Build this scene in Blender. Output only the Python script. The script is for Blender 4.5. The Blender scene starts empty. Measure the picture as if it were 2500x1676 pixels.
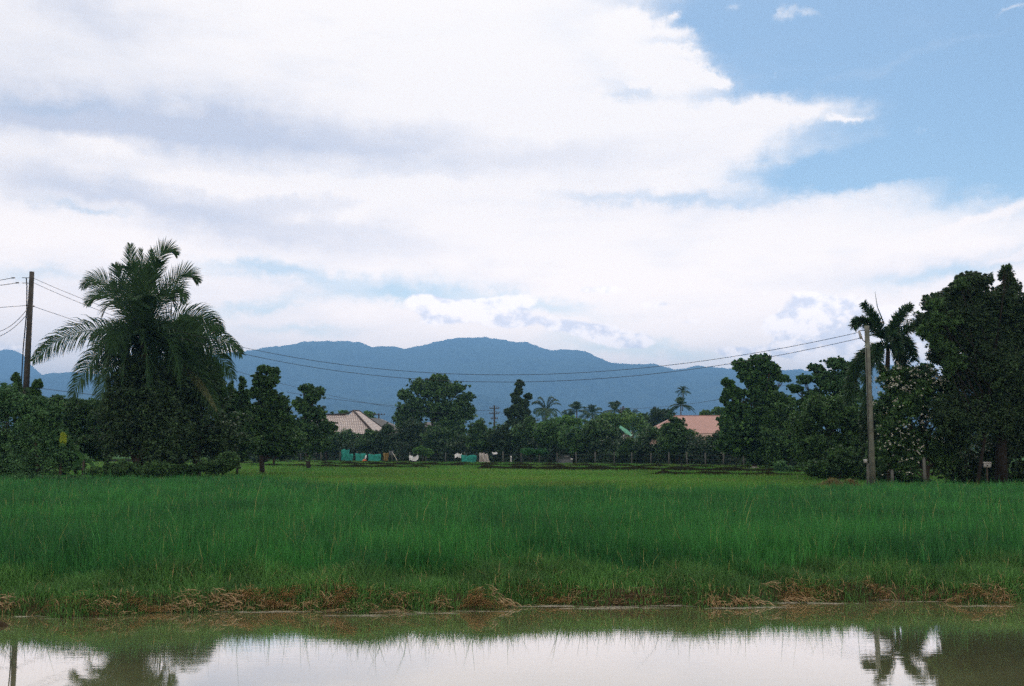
import bpy, math, random
import numpy as np
from mathutils import Vector, noise as mnoise

SC = bpy.context.scene
COL = SC.collection
rng = np.random.default_rng(7)
random.seed(7)

# ------------------------------------------------------------------ camera
CAMZ = 1.9
FPX = 2600.0
PITCH = math.atan(260 / FPX)

def P(px, py, D):
    """point at forward distance D (metres) seen at photograph pixel px,py"""
    u = (px - 1250) / FPX
    v = -(py - 838) / FPX
    y = math.cos(PITCH) - v * math.sin(PITCH)
    z = math.sin(PITCH) + v * math.cos(PITCH)
    return np.array([u / y * D, D, CAMZ + z / y * D])

def dir_azel(px, py):
    p = P(px, py, 1.0) - np.array([0, 0, CAMZ])
    p /= np.linalg.norm(p)
    return math.atan2(p[0], p[1]), math.asin(p[2])

cam_d = bpy.data.cameras.new("camera")
cam = bpy.data.objects.new("camera", cam_d)
COL.objects.link(cam)
cam.location = (0, 0, CAMZ)
cam.rotation_euler = (math.pi / 2 + PITCH, 0, 0)
cam_d.sensor_width = 36
cam_d.lens = 36 * FPX / 2500
cam_d.clip_start = 0.1
cam_d.clip_end = 40000
SC.camera = cam

# ------------------------------------------------------------------ node helpers
class NT:
    def __init__(s, tree):
        s.t = tree; s.n = tree.nodes; s.l = tree.links
    def new(s, typ, **kw):
        n = s.n.new(typ)
        for k, v in kw.items():
            setattr(n, k, v)
        return n
    def put(s, sock, v):
        if v is None: return
        if isinstance(v, bpy.types.NodeSocket): s.l.new(v, sock)
        else: sock.default_value = v
    def math(s, op, a, b=None, c=None, clamp=False):
        n = s.new('ShaderNodeMath', operation=op); n.use_clamp = clamp
        s.put(n.inputs[0], a); s.put(n.inputs[1], b); s.put(n.inputs[2], c)
        return n.outputs[0]
    def vmath(s, op, a, b=None):
        n = s.new('ShaderNodeVectorMath', operation=op)
        s.put(n.inputs[0], a); s.put(n.inputs[1], b)
        return n.outputs['Value'] if op in ('DOT_PRODUCT', 'LENGTH') else n.outputs[0]
    def ramp(s, v, a, b, lo=0.0, hi=1.0, smooth=True):
        n = s.new('ShaderNodeMapRange')
        n.interpolation_type = 'SMOOTHSTEP' if smooth else 'LINEAR'
        s.put(n.inputs[0], v)
        n.inputs[1].default_value = a; n.inputs[2].default_value = b
        n.inputs[3].default_value = lo; n.inputs[4].default_value = hi
        return n.outputs[0]
    def noise(s, vec, scale, detail=4, rough=.55, color=False):
        n = s.new('ShaderNodeTexNoise')
        s.put(n.inputs['Vector'], vec)
        n.inputs['Scale'].default_value = scale
        n.inputs['Detail'].default_value = detail
        n.inputs['Roughness'].default_value = rough
        return n.outputs[1] if color else n.outputs[0]
    def mix(s, f, a, b):
        n = s.new('ShaderNodeMix', data_type='RGBA')
        s.put(n.inputs[0], f)
        for so, v in ((n.inputs[6], a), (n.inputs[7], b)):
            if isinstance(v, bpy.types.NodeSocket): s.l.new(v, so)
            else: so.default_value = (*v, 1)
        return n.outputs[2]

# ------------------------------------------------------------------ world sky
SUN_EL, SUN_AZ = math.radians(52), math.radians(8)   # ahead of the camera, behind the cloud
w = bpy.data.worlds.new("World"); SC.world = w; w.use_nodes = True
T = NT(w.node_tree)
for n in list(T.n): T.n.remove(n)
wo = T.new('ShaderNodeOutputWorld'); bg = T.new('ShaderNodeBackground')
T.l.new(bg.outputs[0], wo.inputs[0]); bg.inputs[1].default_value = 0.1
sky = T.new('ShaderNodeTexSky', sky_type='NISHITA')
sky.sun_disc = False
sky.sun_elevation = SUN_EL
sky.sun_rotation = SUN_AZ
sky.air_density = 1.0; sky.dust_density = 0.6; sky.ozone_density = 1.5
gen = T.new('ShaderNodeTexCoord').outputs['Generated']
sep = T.new('ShaderNodeSeparateXYZ'); T.l.new(gen, sep.inputs[0])
az = T.math('ARCTAN2', sep.outputs[0], sep.outputs[1])
el = T.math('ARCSINE', sep.outputs[2])
cmb = T.new('ShaderNodeCombineXYZ')
T.put(cmb.inputs[0], T.math('MULTIPLY', az, 26.0)); T.put(cmb.inputs[1], T.math('MULTIPLY', el, 26.0))
base_co = cmb.outputs[0]                       # 1 unit is about 100 pixels of the photograph
stretch = T.vmath('MULTIPLY', gen, (1.0, 1.0, 3.6))
warpn = T.noise(stretch, 5.0, 6, .6, color=True)
warp = T.vmath('MULTIPLY', T.vmath('SUBTRACT', warpn, (.5, .5, .5)), (2.4, 1.0, 0))
warp2n = T.noise(gen, 26.0, 9, .66, color=True)
warp2 = T.vmath('MULTIPLY', T.vmath('SUBTRACT', warp2n, (.5, .5, .5)), (1.7, 1.0, 0))
co = T.vmath('ADD', T.vmath('ADD', base_co, warp), warp2)
co_s = T.vmath('ADD', base_co, warp2)

def blob(coord, x, y, rx, ry, rot=0, a=1.0, hard=None):
    A, E = dir_azel(x, y)
    mp = T.new('ShaderNodeMapping', vector_type='TEXTURE')
    T.l.new(coord, mp.inputs[0])
    mp.inputs[1].default_value = (A * 26, E * 26, 0)
    mp.inputs[2].default_value = (0, 0, math.radians(-rot))
    mp.inputs[3].default_value = (rx / 100, ry / 100, 1)
    if hard:
        r = T.vmath('LENGTH', mp.outputs[0])
        return T.ramp(r, 1 + hard, 1 - hard, 0, a)
    d = T.vmath('DOT_PRODUCT', mp.outputs[0], mp.outputs[0])
    return T.math('MULTIPLY', T.math('EXPONENT', T.math('MULTIPLY', d, -1.0)), a)

def total(lst):
    r = lst[0]
    for v in lst[1:]: r = T.math('ADD', r, v)
    return r

# rot: positive leans down to the right in the photograph
blue = total([
    blob(co, 2650, -70, 1060, 410, 0, 1.2, hard=.24),
    blob(co, 2420, 390, 420, 120, 0, .9),
    blob(co, 1960, 432, 250, 44, 4, .85),
    blob(co, 1640, 494, 280, 20, 2, .6),
    blob(co, 1730, 262, 100, 34, 0, .7),
    blob(co, 1520, 225, 80, 22, 10, .5),
    blob(co, 985, 722, 190, 28, 4, .8),
    blob(co, 1330, 745, 190, 24, 8, .6),
    blob(co, 780, 668, 200, 20, 4, .55),
    blob(co, 560, 655, 130, 24, 0, .55),
    blob(co, 600, 745, 150, 20, -10, .65),
    blob(co, 700, 808, 160, 16, 0, .5),
    blob(co, 190, 507, 100, 13, 8, .55),
    blob(co, 60, 660, 140, 20, 0, .5),
    blob(co, 1560, 850, 220, 28, 4, .6),
    blob(co, 2330, 660, 200, 24, -6, .62),
    blob(co, 700, 880, 120, 12, 0, .3),
    blob(co, 120, 250, 260, 26, -8, .35),
])
white = total([
    blob(co, 1880, 285, 200, 24, 5, .45), blob(co, 1680, 190, 160, 55, 32, .65), blob(co_s, 1800, 258, 70, 8, 2, .5), blob(co_s, 1930, 275, 60, 8, 6, .5), blob(co, 1780, 320, 200, 40, 0, .35), blob(co, 1700, 335, 240, 75, 0, .7), blob(co, 1560, 110, 130, 80, 25, .6), blob(co, 1600, 300, 200, 100, 0, .5),
    blob(co, 1950, 262, 150, 26, 6, .75),
    blob(co, 2080, 330, 140, 22, -6, .3),
    blob(co, 2120, 470, 260, 26, -6, .42),
    blob(co, 2420, 520, 170, 14, -18, .55),
    blob(co, 2300, 130, 330, 9, -9, .14),
    blob(co_s, 2065, 287, 38, 7, -5, .9),
    blob(co_s, 2480, 625, 60, 7, -2, .6),
    blob(co_s, 1900, 42, 34, 11, -20, .62), blob(co_s, 1965, 32, 34, 9, 10, .55),
    blob(co_s, 1632, 42, 22, 10, -8, .7), blob(co_s, 2478, 28, 34, 7, -20, .5), blob(co_s, 1778, 18, 14, 9, 0, .4),
    blob(co_s, 1540, 60, 50, 26, 20, .9), blob(co_s, 1640, 85, 60, 20, 15, 1.0), blob(co_s, 1650, 128, 50, 12, 15, .9),
    blob(co_s, 1700, 172, 50, 14, 18, .9), blob(co_s, 1755, 205, 36, 12, 12, .9), blob(co_s, 1540, 212, 34, 9, 0, .5),
])
wisp = T.noise(stretch, 8.0, 9, .62)
wisp_b = T.math('MULTIPLY', T.math('SUBTRACT', wisp, .5), .9)
behind = T.ramp(sep.outputs[1], .25, -.35)              # unseen sky behind the camera, its cloud thinned to set the front light
behind = T.math('MULTIPLY', behind, .38)
blue = T.math('ADD', T.math('SUBTRACT', blue, white), T.math('MULTIPLY', wisp_b, .85))
blue = T.math('ADD', blue, behind)
cover = T.ramp(blue, 1.22, -.02)

grey = total([
    blob(co, 480, 305, 520, 66, 2, .95),
    blob(co, 60, 300, 220, 46, -4, .55),
    blob(co, 230, 30, 170, 50, 10, .55),
    blob(co, 610, 548, 360, 50, 6, .72),
    blob(co, 760, 500, 200, 26, 0, .35),
    blob(co, 160, 455, 260, 40, 6, .5),
    blob(co, 1350, 390, 230, 42, 0, .36),
    blob(co, 980, 340, 170, 50, 0, .3),
    blob(co, 1640, 490, 300, 30, 0, .3),
    blob(co, 430, 690, 500, 60, 0, .28),
    blob(co, 300, 820, 500, 80, 0, .36),
    blob(co, 2350, 650, 240, 40, 0, .3),
    blob(co, 0, 150, 700, 200, 0, .22),
])
lite = total([
    blob(co_s, 560, 452, 190, 17, 3, .42), blob(co_s, 1000, 446, 130, 14, 0, .3), blob(co_s, 840, 455, 150, 20, 8, .3),
    blob(co_s, 240, 355, 120, 14, 8, .3), blob(co_s, 240, 505, 120, 16, 10, .3),
    blob(co_s, 720, 530, 40, 12, 0, .3), blob(co_s, 880, 520, 60, 20, -20, .34), blob(co_s, 1420, 90, 420, 160, 0, .4),
])
g = T.math('ADD', T.math('SUBTRACT', grey, lite), T.math('MULTIPLY', wisp_b, .9))
g = T.ramp(g, .0, 1.0, 0, 1, smooth=False)

# cumulus heaps near the hills
puff_n = T.noise(T.vmath('MULTIPLY', gen, (1, 1, 1.35)), 26.0, 9, .58)
puff_u = T.noise(T.vmath('MULTIPLY', T.vmath('ADD', gen, (.004, 0, .009)), (1, 1, 1.35)), 26.0, 9, .58)
puffs = total([
    blob(base_co, 1030, 735, 42, 22, 0, .85), blob(base_co, 1090, 752, 60, 26, 0, .8), blob(base_co, 1200, 745, 90, 26, -4, .8),
    blob(base_co, 1240, 785, 70, 18, 0, .7), blob(base_co, 1060, 780, 60, 22, 0, .5),
    blob(base_co, 1400, 800, 70, 24, 6, .85), blob(base_co, 1480, 818, 60, 24, 6, .75), blob(base_co, 1560, 835, 60, 18, 0, .6),
    blob(base_co, 1430, 708, 110, 14, 0, .45), blob(base_co, 1620, 745, 60, 16, 0, .45), blob(base_co, 1690, 785, 60, 14, 0, .4),
    blob(base_co, 1990, 745, 70, 32, 0, .95), blob(base_co, 1910, 790, 60, 26, 0, .8), blob(base_co, 2020, 800, 90, 34, 0, .95),
    blob(base_co, 1960, 850, 90, 24, 0, .8), blob(base_co, 1800, 860, 50, 14, 0, .6), blob(base_co, 2250, 790, 110, 60, 0, .9),
    blob(base_co, 2200, 880, 200, 50, 0, .7), blob(base_co, 20, 860, 60, 26, 0, .6),
])
pk = T.math('ADD', puffs, T.math('MULTIPLY', T.math('SUBTRACT', puff_n, .5), 1.5))
pk = T.ramp(pk, .30, .52)
pshade = T.ramp(T.math('SUBTRACT', puff_n, puff_u), -.10, .07, 0, 1)

skyc = T.new('ShaderNodeMix', data_type='RGBA', blend_type='MULTIPLY')
skyc.inputs[0].default_value = 1
T.l.new(sky.outputs[0], skyc.inputs[6]); skyc.inputs[7].default_value = (.80, .86, .82, 1)
cl = T.mix(g, (10.9, 9.75, 8.8), (6.2, 6.0, 6.5))
c1 = T.mix(cover, skyc.outputs[2], cl)
pc = T.mix(pshade, (7.2, 7.1, 7.9), (11.4, 10.5, 10.1))
c2 = T.mix(T.math('MULTIPLY', pk, .92), c1, pc)
# extra brightness put into the low sky to offset dimming by the haze box
glow = T.math('ADD', 1.0, T.math('MULTIPLY', T.math('EXPONENT', T.math('MULTIPLY', T.math('POWER', T.math('MULTIPLY', T.math('ABSOLUTE', el), 4.6), 2.0), -1.0)), .55))
gl_ = T.math('ADD', T.math('SUBTRACT', glow, 1.0), T.math('MULTIPLY', T.math('EXPONENT', T.math('MULTIPLY', T.math('POWER', T.math('MULTIPLY', T.math('ABSOLUTE', el), 8.0), 2.0), -1.0)), 1.7))
gs = T.new('ShaderNodeVectorMath', operation='SCALE'); gs.inputs[0].default_value = (1.35, 1.13, .90); T.l.new(gl_, gs.inputs['Scale'])
c2 = T.vmath('MULTIPLY', c2, T.vmath('ADD', gs.outputs[0], (1.0, 1.0, 1.0)))
T.l.new(c2, bg.inputs[0])

sd = bpy.data.lights.new("sun", 'SUN'); so = bpy.data.objects.new("sun", sd); COL.objects.link(so)
sd.energy = 1.3; sd.angle = math.radians(12); sd.color = (1, .95, .86)
sdir = Vector((math.sin(SUN_AZ) * math.cos(SUN_EL), math.cos(SUN_AZ) * math.cos(SUN_EL), math.sin(SUN_EL)))
so.rotation_euler = sdir.to_track_quat('Z', 'Y').to_euler()

# ------------------------------------------------------------------ materials
def material(name):
    m = bpy.data.materials.new(name); m.use_nodes = True
    t = NT(m.node_tree)
    b = t.n['Principled BSDF']
    return m, t, b

def plain(name, c, rough=.8, var=.25, scale=6, spec=.3, bump=0, metallic=0):
    m, t, b = material(name)
    ob = t.new('ShaderNodeTexCoord').outputs['Object']
    n = t.noise(ob, scale, 6, .6)
    f = t.ramp(n, .3, .7)
    c2 = tuple(x * (1 - var) for x in c); c3 = tuple(min(1, x * (1 + var)) for x in c)
    t.l.new(t.mix(f, c2, c3), b.inputs['Base Color'])
    b.inputs['Roughness'].default_value = rough
    b.inputs['Specular IOR Level'].default_value = spec
    b.inputs['Metallic'].default_value = metallic
    if bump:
        bn = t.new('ShaderNodeBump'); bn.inputs['Strength'].default_value = bump; bn.inputs['Distance'].default_value = .03
        t.l.new(t.noise(ob, scale * 4, 5, .6), bn.inputs['Height']); t.l.new(bn.outputs[0], b.inputs['Normal'])
    return m

def leafy(name, c1, c2, trans=.25, patch=None, pscale=.25, rough=.55, spec=.3, dry=None):
    """leaf material: colour varies leaf by leaf (attribute tint) and, if asked, in broad patches"""
    m, t, b = material(name)
    at = t.new('ShaderNodeAttribute', attribute_name='tint').outputs['Fac']
    col = t.mix(at, c1, c2)
    if patch:
        pos = t.new('ShaderNodeNewGeometry').outputs['Position']
        col = t.mix(t.ramp(t.noise(pos, pscale, 3, .6), .42, .66), col, t.mix(at, patch[0], patch[1]))
    if dry: col = t.mix(t.ramp(at, .93, .99), col, dry)
    t.l.new(col, b.inputs['Base Color'])
    b.inputs['Roughness'].default_value = rough
    b.inputs['Specular IOR Level'].default_value = spec
    tr = t.new('ShaderNodeBsdfTranslucent'); t.l.new(col, tr.inputs[0])
    mx = t.new('ShaderNodeMixShader'); mx.inputs[0].default_value = trans
    t.l.new(b.outputs[0], mx.inputs[1]); t.l.new(tr.outputs[0], mx.inputs[2])
    t.l.new(mx.outputs[0], t.n['Material Output'].inputs[0])
    return m

M = {}
M['palm'] = leafy('palm_leaf', (.012, .036, .013), (.045, .100, .032), .2, spec=.15, rough=.6)
M['palm_dry'] = leafy('palm_leaf_yellowed', (.10, .09, .035), (.20, .17, .07), .25)
M['palm_fade'] = leafy('palm_leaf_fading', (.045, .060, .022), (.10, .115, .045), .25)
M['foxtail'] = leafy('foxtail_leaf', (.012, .040, .014), (.045, .105, .035), .2)
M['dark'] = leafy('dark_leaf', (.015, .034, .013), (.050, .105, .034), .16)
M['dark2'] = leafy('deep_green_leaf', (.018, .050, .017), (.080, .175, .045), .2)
M['mid'] = leafy('mid_green_leaf', (.026, .072, .022), (.105, .235, .055), .24)
M['lime'] = leafy('lime_leaf', (.045, .11, .03), (.15, .28, .07), .25)
M['bluegreen'] = leafy('cool_green_leaf', (.020, .058, .026), (.080, .19, .062), .2)
M['bright'] = leafy('bright_leaf', (.03, .11, .03), (.06, .20, .05), .3)
M['banana'] = leafy('banana_leaf', (.03, .09, .03), (.07, .17, .05), .3)
M['banana_yellow'] = leafy('yellowed_banana_leaf', (.22, .30, .03), (.34, .42, .05), .35)
M['rice'] = leafy('rice_blade', (.010, .074, .018), (.066, .29, .056), .3, patch=((.010, .060, .018), (.042, .20, .048)), pscale=.5, dry=(.30, .30, .10))
M['paddy'] = leafy('young_rice_blade', (.052, .165, .024), (.12, .31, .045), .3, patch=((.075, .15, .026), (.15, .25, .045)), pscale=.16, dry=(.26, .23, .09))
M['margin'] = leafy('bank_grass_blade', (.030, .10, .025), (.13, .32, .07), .28, patch=((.030, .085, .022), (.08, .19, .05)), pscale=.9, dry=(.42, .31, .15))
M['straw'] = leafy('dry_straw', (.20, .12, .055), (.48, .33, .17), .1)
M['pale_straw'] = leafy('floating_straw', (.22, .20, .14), (.55, .50, .40), .05)
M['flower'] = leafy('white_petal', (.38, .38, .32), (.66, .66, .60), .3)
M['bark'] = plain('bark', (.045, .036, .028), .95, .4, 5, bump=.5)
M['dark_bark'] = plain('dark_bark', (.018, .015, .012), .95, .4, 5, bump=.5)
M['palm_bark'] = plain('palm_bark', (.09, .075, .06), .95, .35, 4, bump=.5)
M['pale_bark'] = plain('pale_bark', (.16, .15, .13), .95, .35, 5, bump=.4)
M['concrete'] = plain('weathered_concrete', (.125, .135, .112), .9, .35, 2.5, bump=.3)
M['post'] = plain('post_concrete', (.085, .088, .078), .9, .35, 3)
M['dark_conc'] = plain('dark_pole_concrete', (.045, .042, .037), .9, .35, 2.5, bump=.3)
M['wire'] = plain('black_wire', (.012, .012, .014), .6, .1)
M['thin_wire'] = plain('fence_wire', (.03, .03, .03), .6, .1)
M['ceramic'] = plain('insulator_ceramic', (.10, .08, .07), .4, .2)
M['metal'] = plain('galvanised_metal', (.30, .30, .30), .5, .2)
M['white'] = plain('white_plastic', (.62, .62, .62), .6, .1)
M['white_paint'] = plain('white_painted_metal', (.27, .27, .26), .6, .12)
M['teal'] = plain('teal_tarp', (.015, .21, .17), .7, .3, 3, bump=.4)
M['sack'] = plain('white_sack', (.40, .36, .34), .8, .18, 5, bump=.4)
M['ochre'] = plain('ochre_sack', (.18, .12, .035), .85, .3, 5)
M['orange'] = plain('orange_plastic', (.45, .08, .03), .6, .15)
M['grey_tarp'] = plain('grey_cover', (.10, .11, .115), .6, .3, 4)
M['wall'] = plain('painted_wall', (.50, .47, .43), .9, .12)
M['dark_roof'] = plain('dark_roof_sheet', (.055, .055, .055), .7, .3)
M['ridge'] = plain('ridge_tile', (.035, .025, .022), .8, .3)
M['green_roof'] = plain('green_roof_sheet', (.07, .28, .17), .5, .15)
M['stone'] = plain('pale_stone', (.42, .41, .39), .8, .1)
M['branch'] = plain('dead_branch', (.40, .38, .35), .9, .2)

def tile_mat(name, light, joint, brick_w, brick_h, mortar=.03):
    m, t, b = material(name)
    uv = t.new('ShaderNodeUVMap').outputs[0]
    br = t.new('ShaderNodeTexBrick'); t.l.new(uv, br.inputs['Vector'])
    br.inputs['Scale'].default_value = 1
    br.inputs['Brick Width'].default_value = brick_w; br.inputs['Row Height'].default_value = brick_h
    br.inputs['Mortar Size'].default_value = mortar; br.inputs['Mortar Smooth'].default_value = .3
    br.offset = .5
    br.inputs['Color1'].default_value = (*light, 1)
    br.inputs['Color2'].default_value = (*[x * .82 for x in light], 1)
    br.inputs['Mortar'].default_value = (*joint, 1)
    n = t.ramp(t.noise(uv, .6, 5, .6), .3, .7)
    c = t.mix(t.math('MULTIPLY', n, .22), br.outputs[0], joint)
    t.l.new(c, b.inputs['Base Color']); b.inputs['Roughness'].default_value = .85
    return m
M['tile_grey'] = tile_mat('pale_scalloped_tile', (.60, .53, .49), (.15, .11, .10), .36, .40, .055)
M['tile_pink'] = tile_mat('dusty_pink_tile', (.38, .215, .18), (.25, .14, .12), .30, .30, .02)
M['tile_brown'] = tile_mat('faded_brown_tile', (.33, .22, .17), (.18, .11, .08), .30, .30, .02)

# ground
m, t, b = material('field_soil'); M['ground'] = m
pos = t.new('ShaderNodeNewGeometry').outputs['Position']
sp = t.new('ShaderNodeSeparateXYZ'); t.l.new(pos, sp.inputs[0])
soil = t.mix(t.ramp(t.noise(pos, 2.2, 6, .65), .35, .7), (.030, .022, .012), (.075, .055, .032))
turf = t.mix(t.ramp(t.noise(pos, .5, 6, .6), .35, .65), (.03, .075, .02), (.05, .11, .025))
f = t.ramp(sp.outputs[1], 30, 60)
c = t.mix(f, soil, turf)
t.l.new(c, b.inputs['Base Color']); b.inputs['Roughness'].default_value = 1; b.inputs['Specular IOR Level'].default_value = .05
bn = t.new('ShaderNodeBump'); bn.inputs['Strength'].default_value = .6; bn.inputs['Distance'].default_value = .05
t.l.new(t.noise(pos, 7, 6, .6), bn.inputs['Height']); t.l.new(bn.outputs[0], b.inputs['Normal'])
M['mud'] = plain('dark_mud', (.013, .014, .006), 1, .4, 4, spec=0, bump=.6)

# water
m, t, b = material('canal_water'); M['water'] = m
t.n.remove(b)
pos = t.new('ShaderNodeNewGeometry').outputs['Position']
p1 = t.vmath('MULTIPLY', pos, (1.0, 5.5, 1.0))
p2 = t.vmath('MULTIPLY', pos, (2.2, 11.0, 1.0))
calm = t.ramp(t.noise(t.vmath('MULTIPLY', pos, (.35, .5, 1)), 1.0, 3, .5), .40, .62, .25, 1.0)
h = t.math('ADD', t.math('MULTIPLY', t.noise(p1, 1.6, 3, .5), 1.0), t.math('MULTIPLY', t.noise(p2, 3.0, 3, .5), .35))
h = t.math('MULTIPLY', h, calm)
bn = t.new('ShaderNodeBump'); bn.inputs['Strength'].default_value = .02; bn.inputs['Distance'].default_value = .03
t.l.new(h, bn.inputs['Height'])
gl = t.new('ShaderNodeBsdfGlossy'); gl.inputs['Roughness'].default_value = .004; gl.inputs[0].default_value = (1.0, .95, .935, 1)
t.l.new(bn.outputs[0], gl.inputs['Normal'])
df = t.new('ShaderNodeBsdfDiffuse')
t.l.new(t.mix(t.ramp(t.noise(pos, .8, 4, .6), .3, .7), (.13, .145, .065), (.17, .175, .085)), df.inputs[0])
fr = t.new('ShaderNodeFresnel'); fr.inputs[0].default_value = 1.33
t.l.new(bn.outputs[0], fr.inputs[1])
fac = t.ramp(fr.outputs[0], .0, .36, .02, .84, smooth=False)
mx = t.new('ShaderNodeMixShader'); t.l.new(fac, mx.inputs[0])
t.l.new(df.outputs[0], mx.inputs[1]); t.l.new(gl.outputs[0], mx.inputs[2])
t.l.new(mx.outputs[0], t.n['Material Output'].inputs[0])

# mountain forest
m, t, b = material('forested_slope'); M['hill'] = m
pos = t.new('ShaderNodeNewGeometry').outputs['Position']
c = t.mix(t.ramp(t.noise(pos, .004, 8, .65), .35, .65), (.012, .030, .022), (.035, .066, .040))
c = t.mix(t.ramp(t.noise(pos, .03, 6, .7), .4, .7), c, (.07, .105, .06))
t.l.new(c, b.inputs['Base Color']); b.inputs['Roughness'].default_value = 1
b.inputs['Specular IOR Level'].default_value = 0
bn = t.new('ShaderNodeBump'); bn.inputs['Strength'].default_value = 1; bn.inputs['Distance'].default_value = 20
t.l.new(t.noise(pos, .02, 8, .7), bn.inputs['Height']); t.l.new(bn.outputs[0], b.inputs['Normal'])

# ------------------------------------------------------------------ mesh helpers
def mesh_np(name, V, F, mat, tint=None, smooth=False, uv=None):
    """V (n,3); F (m,k) with k = 3 or 4"""
    me = bpy.data.meshes.new(name)
    V = np.asarray(V, dtype=np.float32); F = np.asarray(F, dtype=np.int32)
    k = F.shape[1]
    me.vertices.add(len(V)); me.vertices.foreach_set('co', V.ravel())
    me.loops.add(F.size); me.loops.foreach_set('vertex_index', F.ravel())
    me.polygons.add(len(F)); me.polygons.foreach_set('loop_start', np.arange(0, F.size, k, dtype=np.int32))
    if smooth: me.polygons.foreach_set('use_smooth', np.ones(len(F), dtype=bool))
    if tint is not None:
        a = me.attributes.new('tint', 'FLOAT', 'POINT'); a.data.foreach_set('value', np.asarray(tint, dtype=np.float32))
    if uv is not None:
        l = me.uv_layers.new(name='UVMap'); l.data.foreach_set('uv', np.asarray(uv, dtype=np.float32).ravel())
    me.update(calc_edges=True)
    me.materials.append(mat)
    return me

def link(name, me, parent=None, loc=None):
    o = bpy.data.objects.new(name, me); COL.objects.link(o)
    if parent is not None:
        o.parent = parent
    if loc is not None: o.location = tuple(float(v) for v in loc)
    return o

def tag(o, label=None, cat=None, group=None, kind=None):
    if label: o['label'] = label
    if cat: o['category'] = cat
    if group: o['group'] = group
    if kind: o['kind'] = kind
    return o

def thing(name, loc, label, cat, group=None):
    o = bpy.data.objects.new(name, None); COL.objects.link(o)
    o.location = tuple(float(v) for v in loc); o.empty_display_size = .3
    return tag(o, label, cat, group)

class MB:
    """collects tris/quads (as quads) for one mesh"""
    def __init__(s): s.V = []; s.F = []; s.T = []; s.n = 0; s.uv = []
    def add(s, V, F, tint=.5):
        V = np.asarray(V, float); F = np.asarray(F, int)
        s.V.append(V); s.F.append(F + s.n); s.n += len(V)
        s.T.append(np.full(len(V), tint) if np.isscalar(tint) else np.asarray(tint))
        return s
    def tube(s, pts, rad, sides=8, caps=True, tint=.5):
        pts = [np.array(p, float) for p in pts]; n = len(pts)
        if np.isscalar(rad): rad = [rad] * n
        V = []; up0 = None
        for i, p in enumerate(pts):
            tg = pts[min(i + 1, n - 1)] - pts[max(i - 1, 0)]; tg /= (np.linalg.norm(tg) + 1e-9)
            ref = np.array([0, 0, 1.0]) if abs(tg[2]) < .9 else np.array([0, 1.0, 0])
            a = np.cross(tg, ref); a /= np.linalg.norm(a); bb = np.cross(a, tg)
            for k in range(sides):
                an = 2 * math.pi * k / sides
                V.append(p + rad[i] * (math.cos(an) * a + math.sin(an) * bb))
        F = []
        for i in range(n - 1):
            for k in range(sides):
                k2 = (k + 1) % sides
                F.append((i * sides + k, i * sides + k2, (i + 1) * sides + k2, (i + 1) * sides + k))
        if caps:
            V.append(pts[0]); V.append(pts[-1]); c0 = n * sides; c1 = c0 + 1
            for k in range(0, sides, 2):
                F.append((c0, (k + 2) % sides, (k + 1) % sides, k))
                o = (n - 1) * sides
                F.append((c1, o + k, o + k + 1, o + (k + 2) % sides))
        return s.add(V, F, tint)
    def box(s, lo, hi, R=None, c=None):
        x0, y0, z0 = lo; x1, y1, z1 = hi
        V = np.array([(x0, y0, z0), (x1, y0, z0), (x1, y1, z0), (x0, y1, z0), (x0, y0, z1), (x1, y0, z1), (x1, y1, z1), (x0, y1, z1)], float)
        if R is not None:
            cc, ss = math.cos(R), math.sin(R)
            V[:, :2] = V[:, :2] @ np.array([[cc, ss], [-ss, cc]])
        if c is not None: V = V + np.array(c)
        F = [(0, 3, 2, 1), (4, 5, 6, 7), (0, 1, 5, 4), (1, 2, 6, 5), (2, 3, 7, 6), (3, 0, 4, 7)]
        return s.add(V, F)
    def build(s, name, mat, parent=None, smooth=False, local=None):
        V = np.concatenate(s.V)
        if parent is not None and local is None:
            local = np.zeros(3); q = parent
            while q is not None: local = local + np.array(q.location); q = q.parent
        if local is not None: V = V - np.array(local)
        me = mesh_np(name, V, np.concatenate(s.F), mat, np.concatenate(s.T), smooth)
        return link(name, me, parent)

# ------------------------------------------------------------------ ground height
def edge(x):
    x = np.asarray(x, float)
    return 13.10 + .1 * x + .16 * np.sin(x * 1.7 + .5) + .10 * np.sin(x * 4.1) + .05 * np.sin(x * 9.3 + 2)

def hgt(x, y):
    x = np.asarray(x, float); y = np.asarray(y, float)
    e = edge(np.clip(x, -60, 60))
    far = -.45 + .62 * np.clip((y - e + .55) / .75, 0, 1) ** 1.2 + .05 * np.clip((y - e - .3) / 1.2, 0, 1)
    near = -.45 + .75 * np.clip((4.2 - y) / 1.4, 0, 1)
    z = np.maximum(far, near)
    z = np.where((y > e) | (y < 3), z + .03 * np.sin(x * 2.3 + y) * np.sin(y * 1.9 - x * .7), z)
    # small mud bank lying off the left end of the shore
    islet = .52 * np.exp(-(((x + 5.75) / .55) ** 2 + ((y - 11.75) / .16) ** 2) ** 2)
    return z + islet

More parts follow.
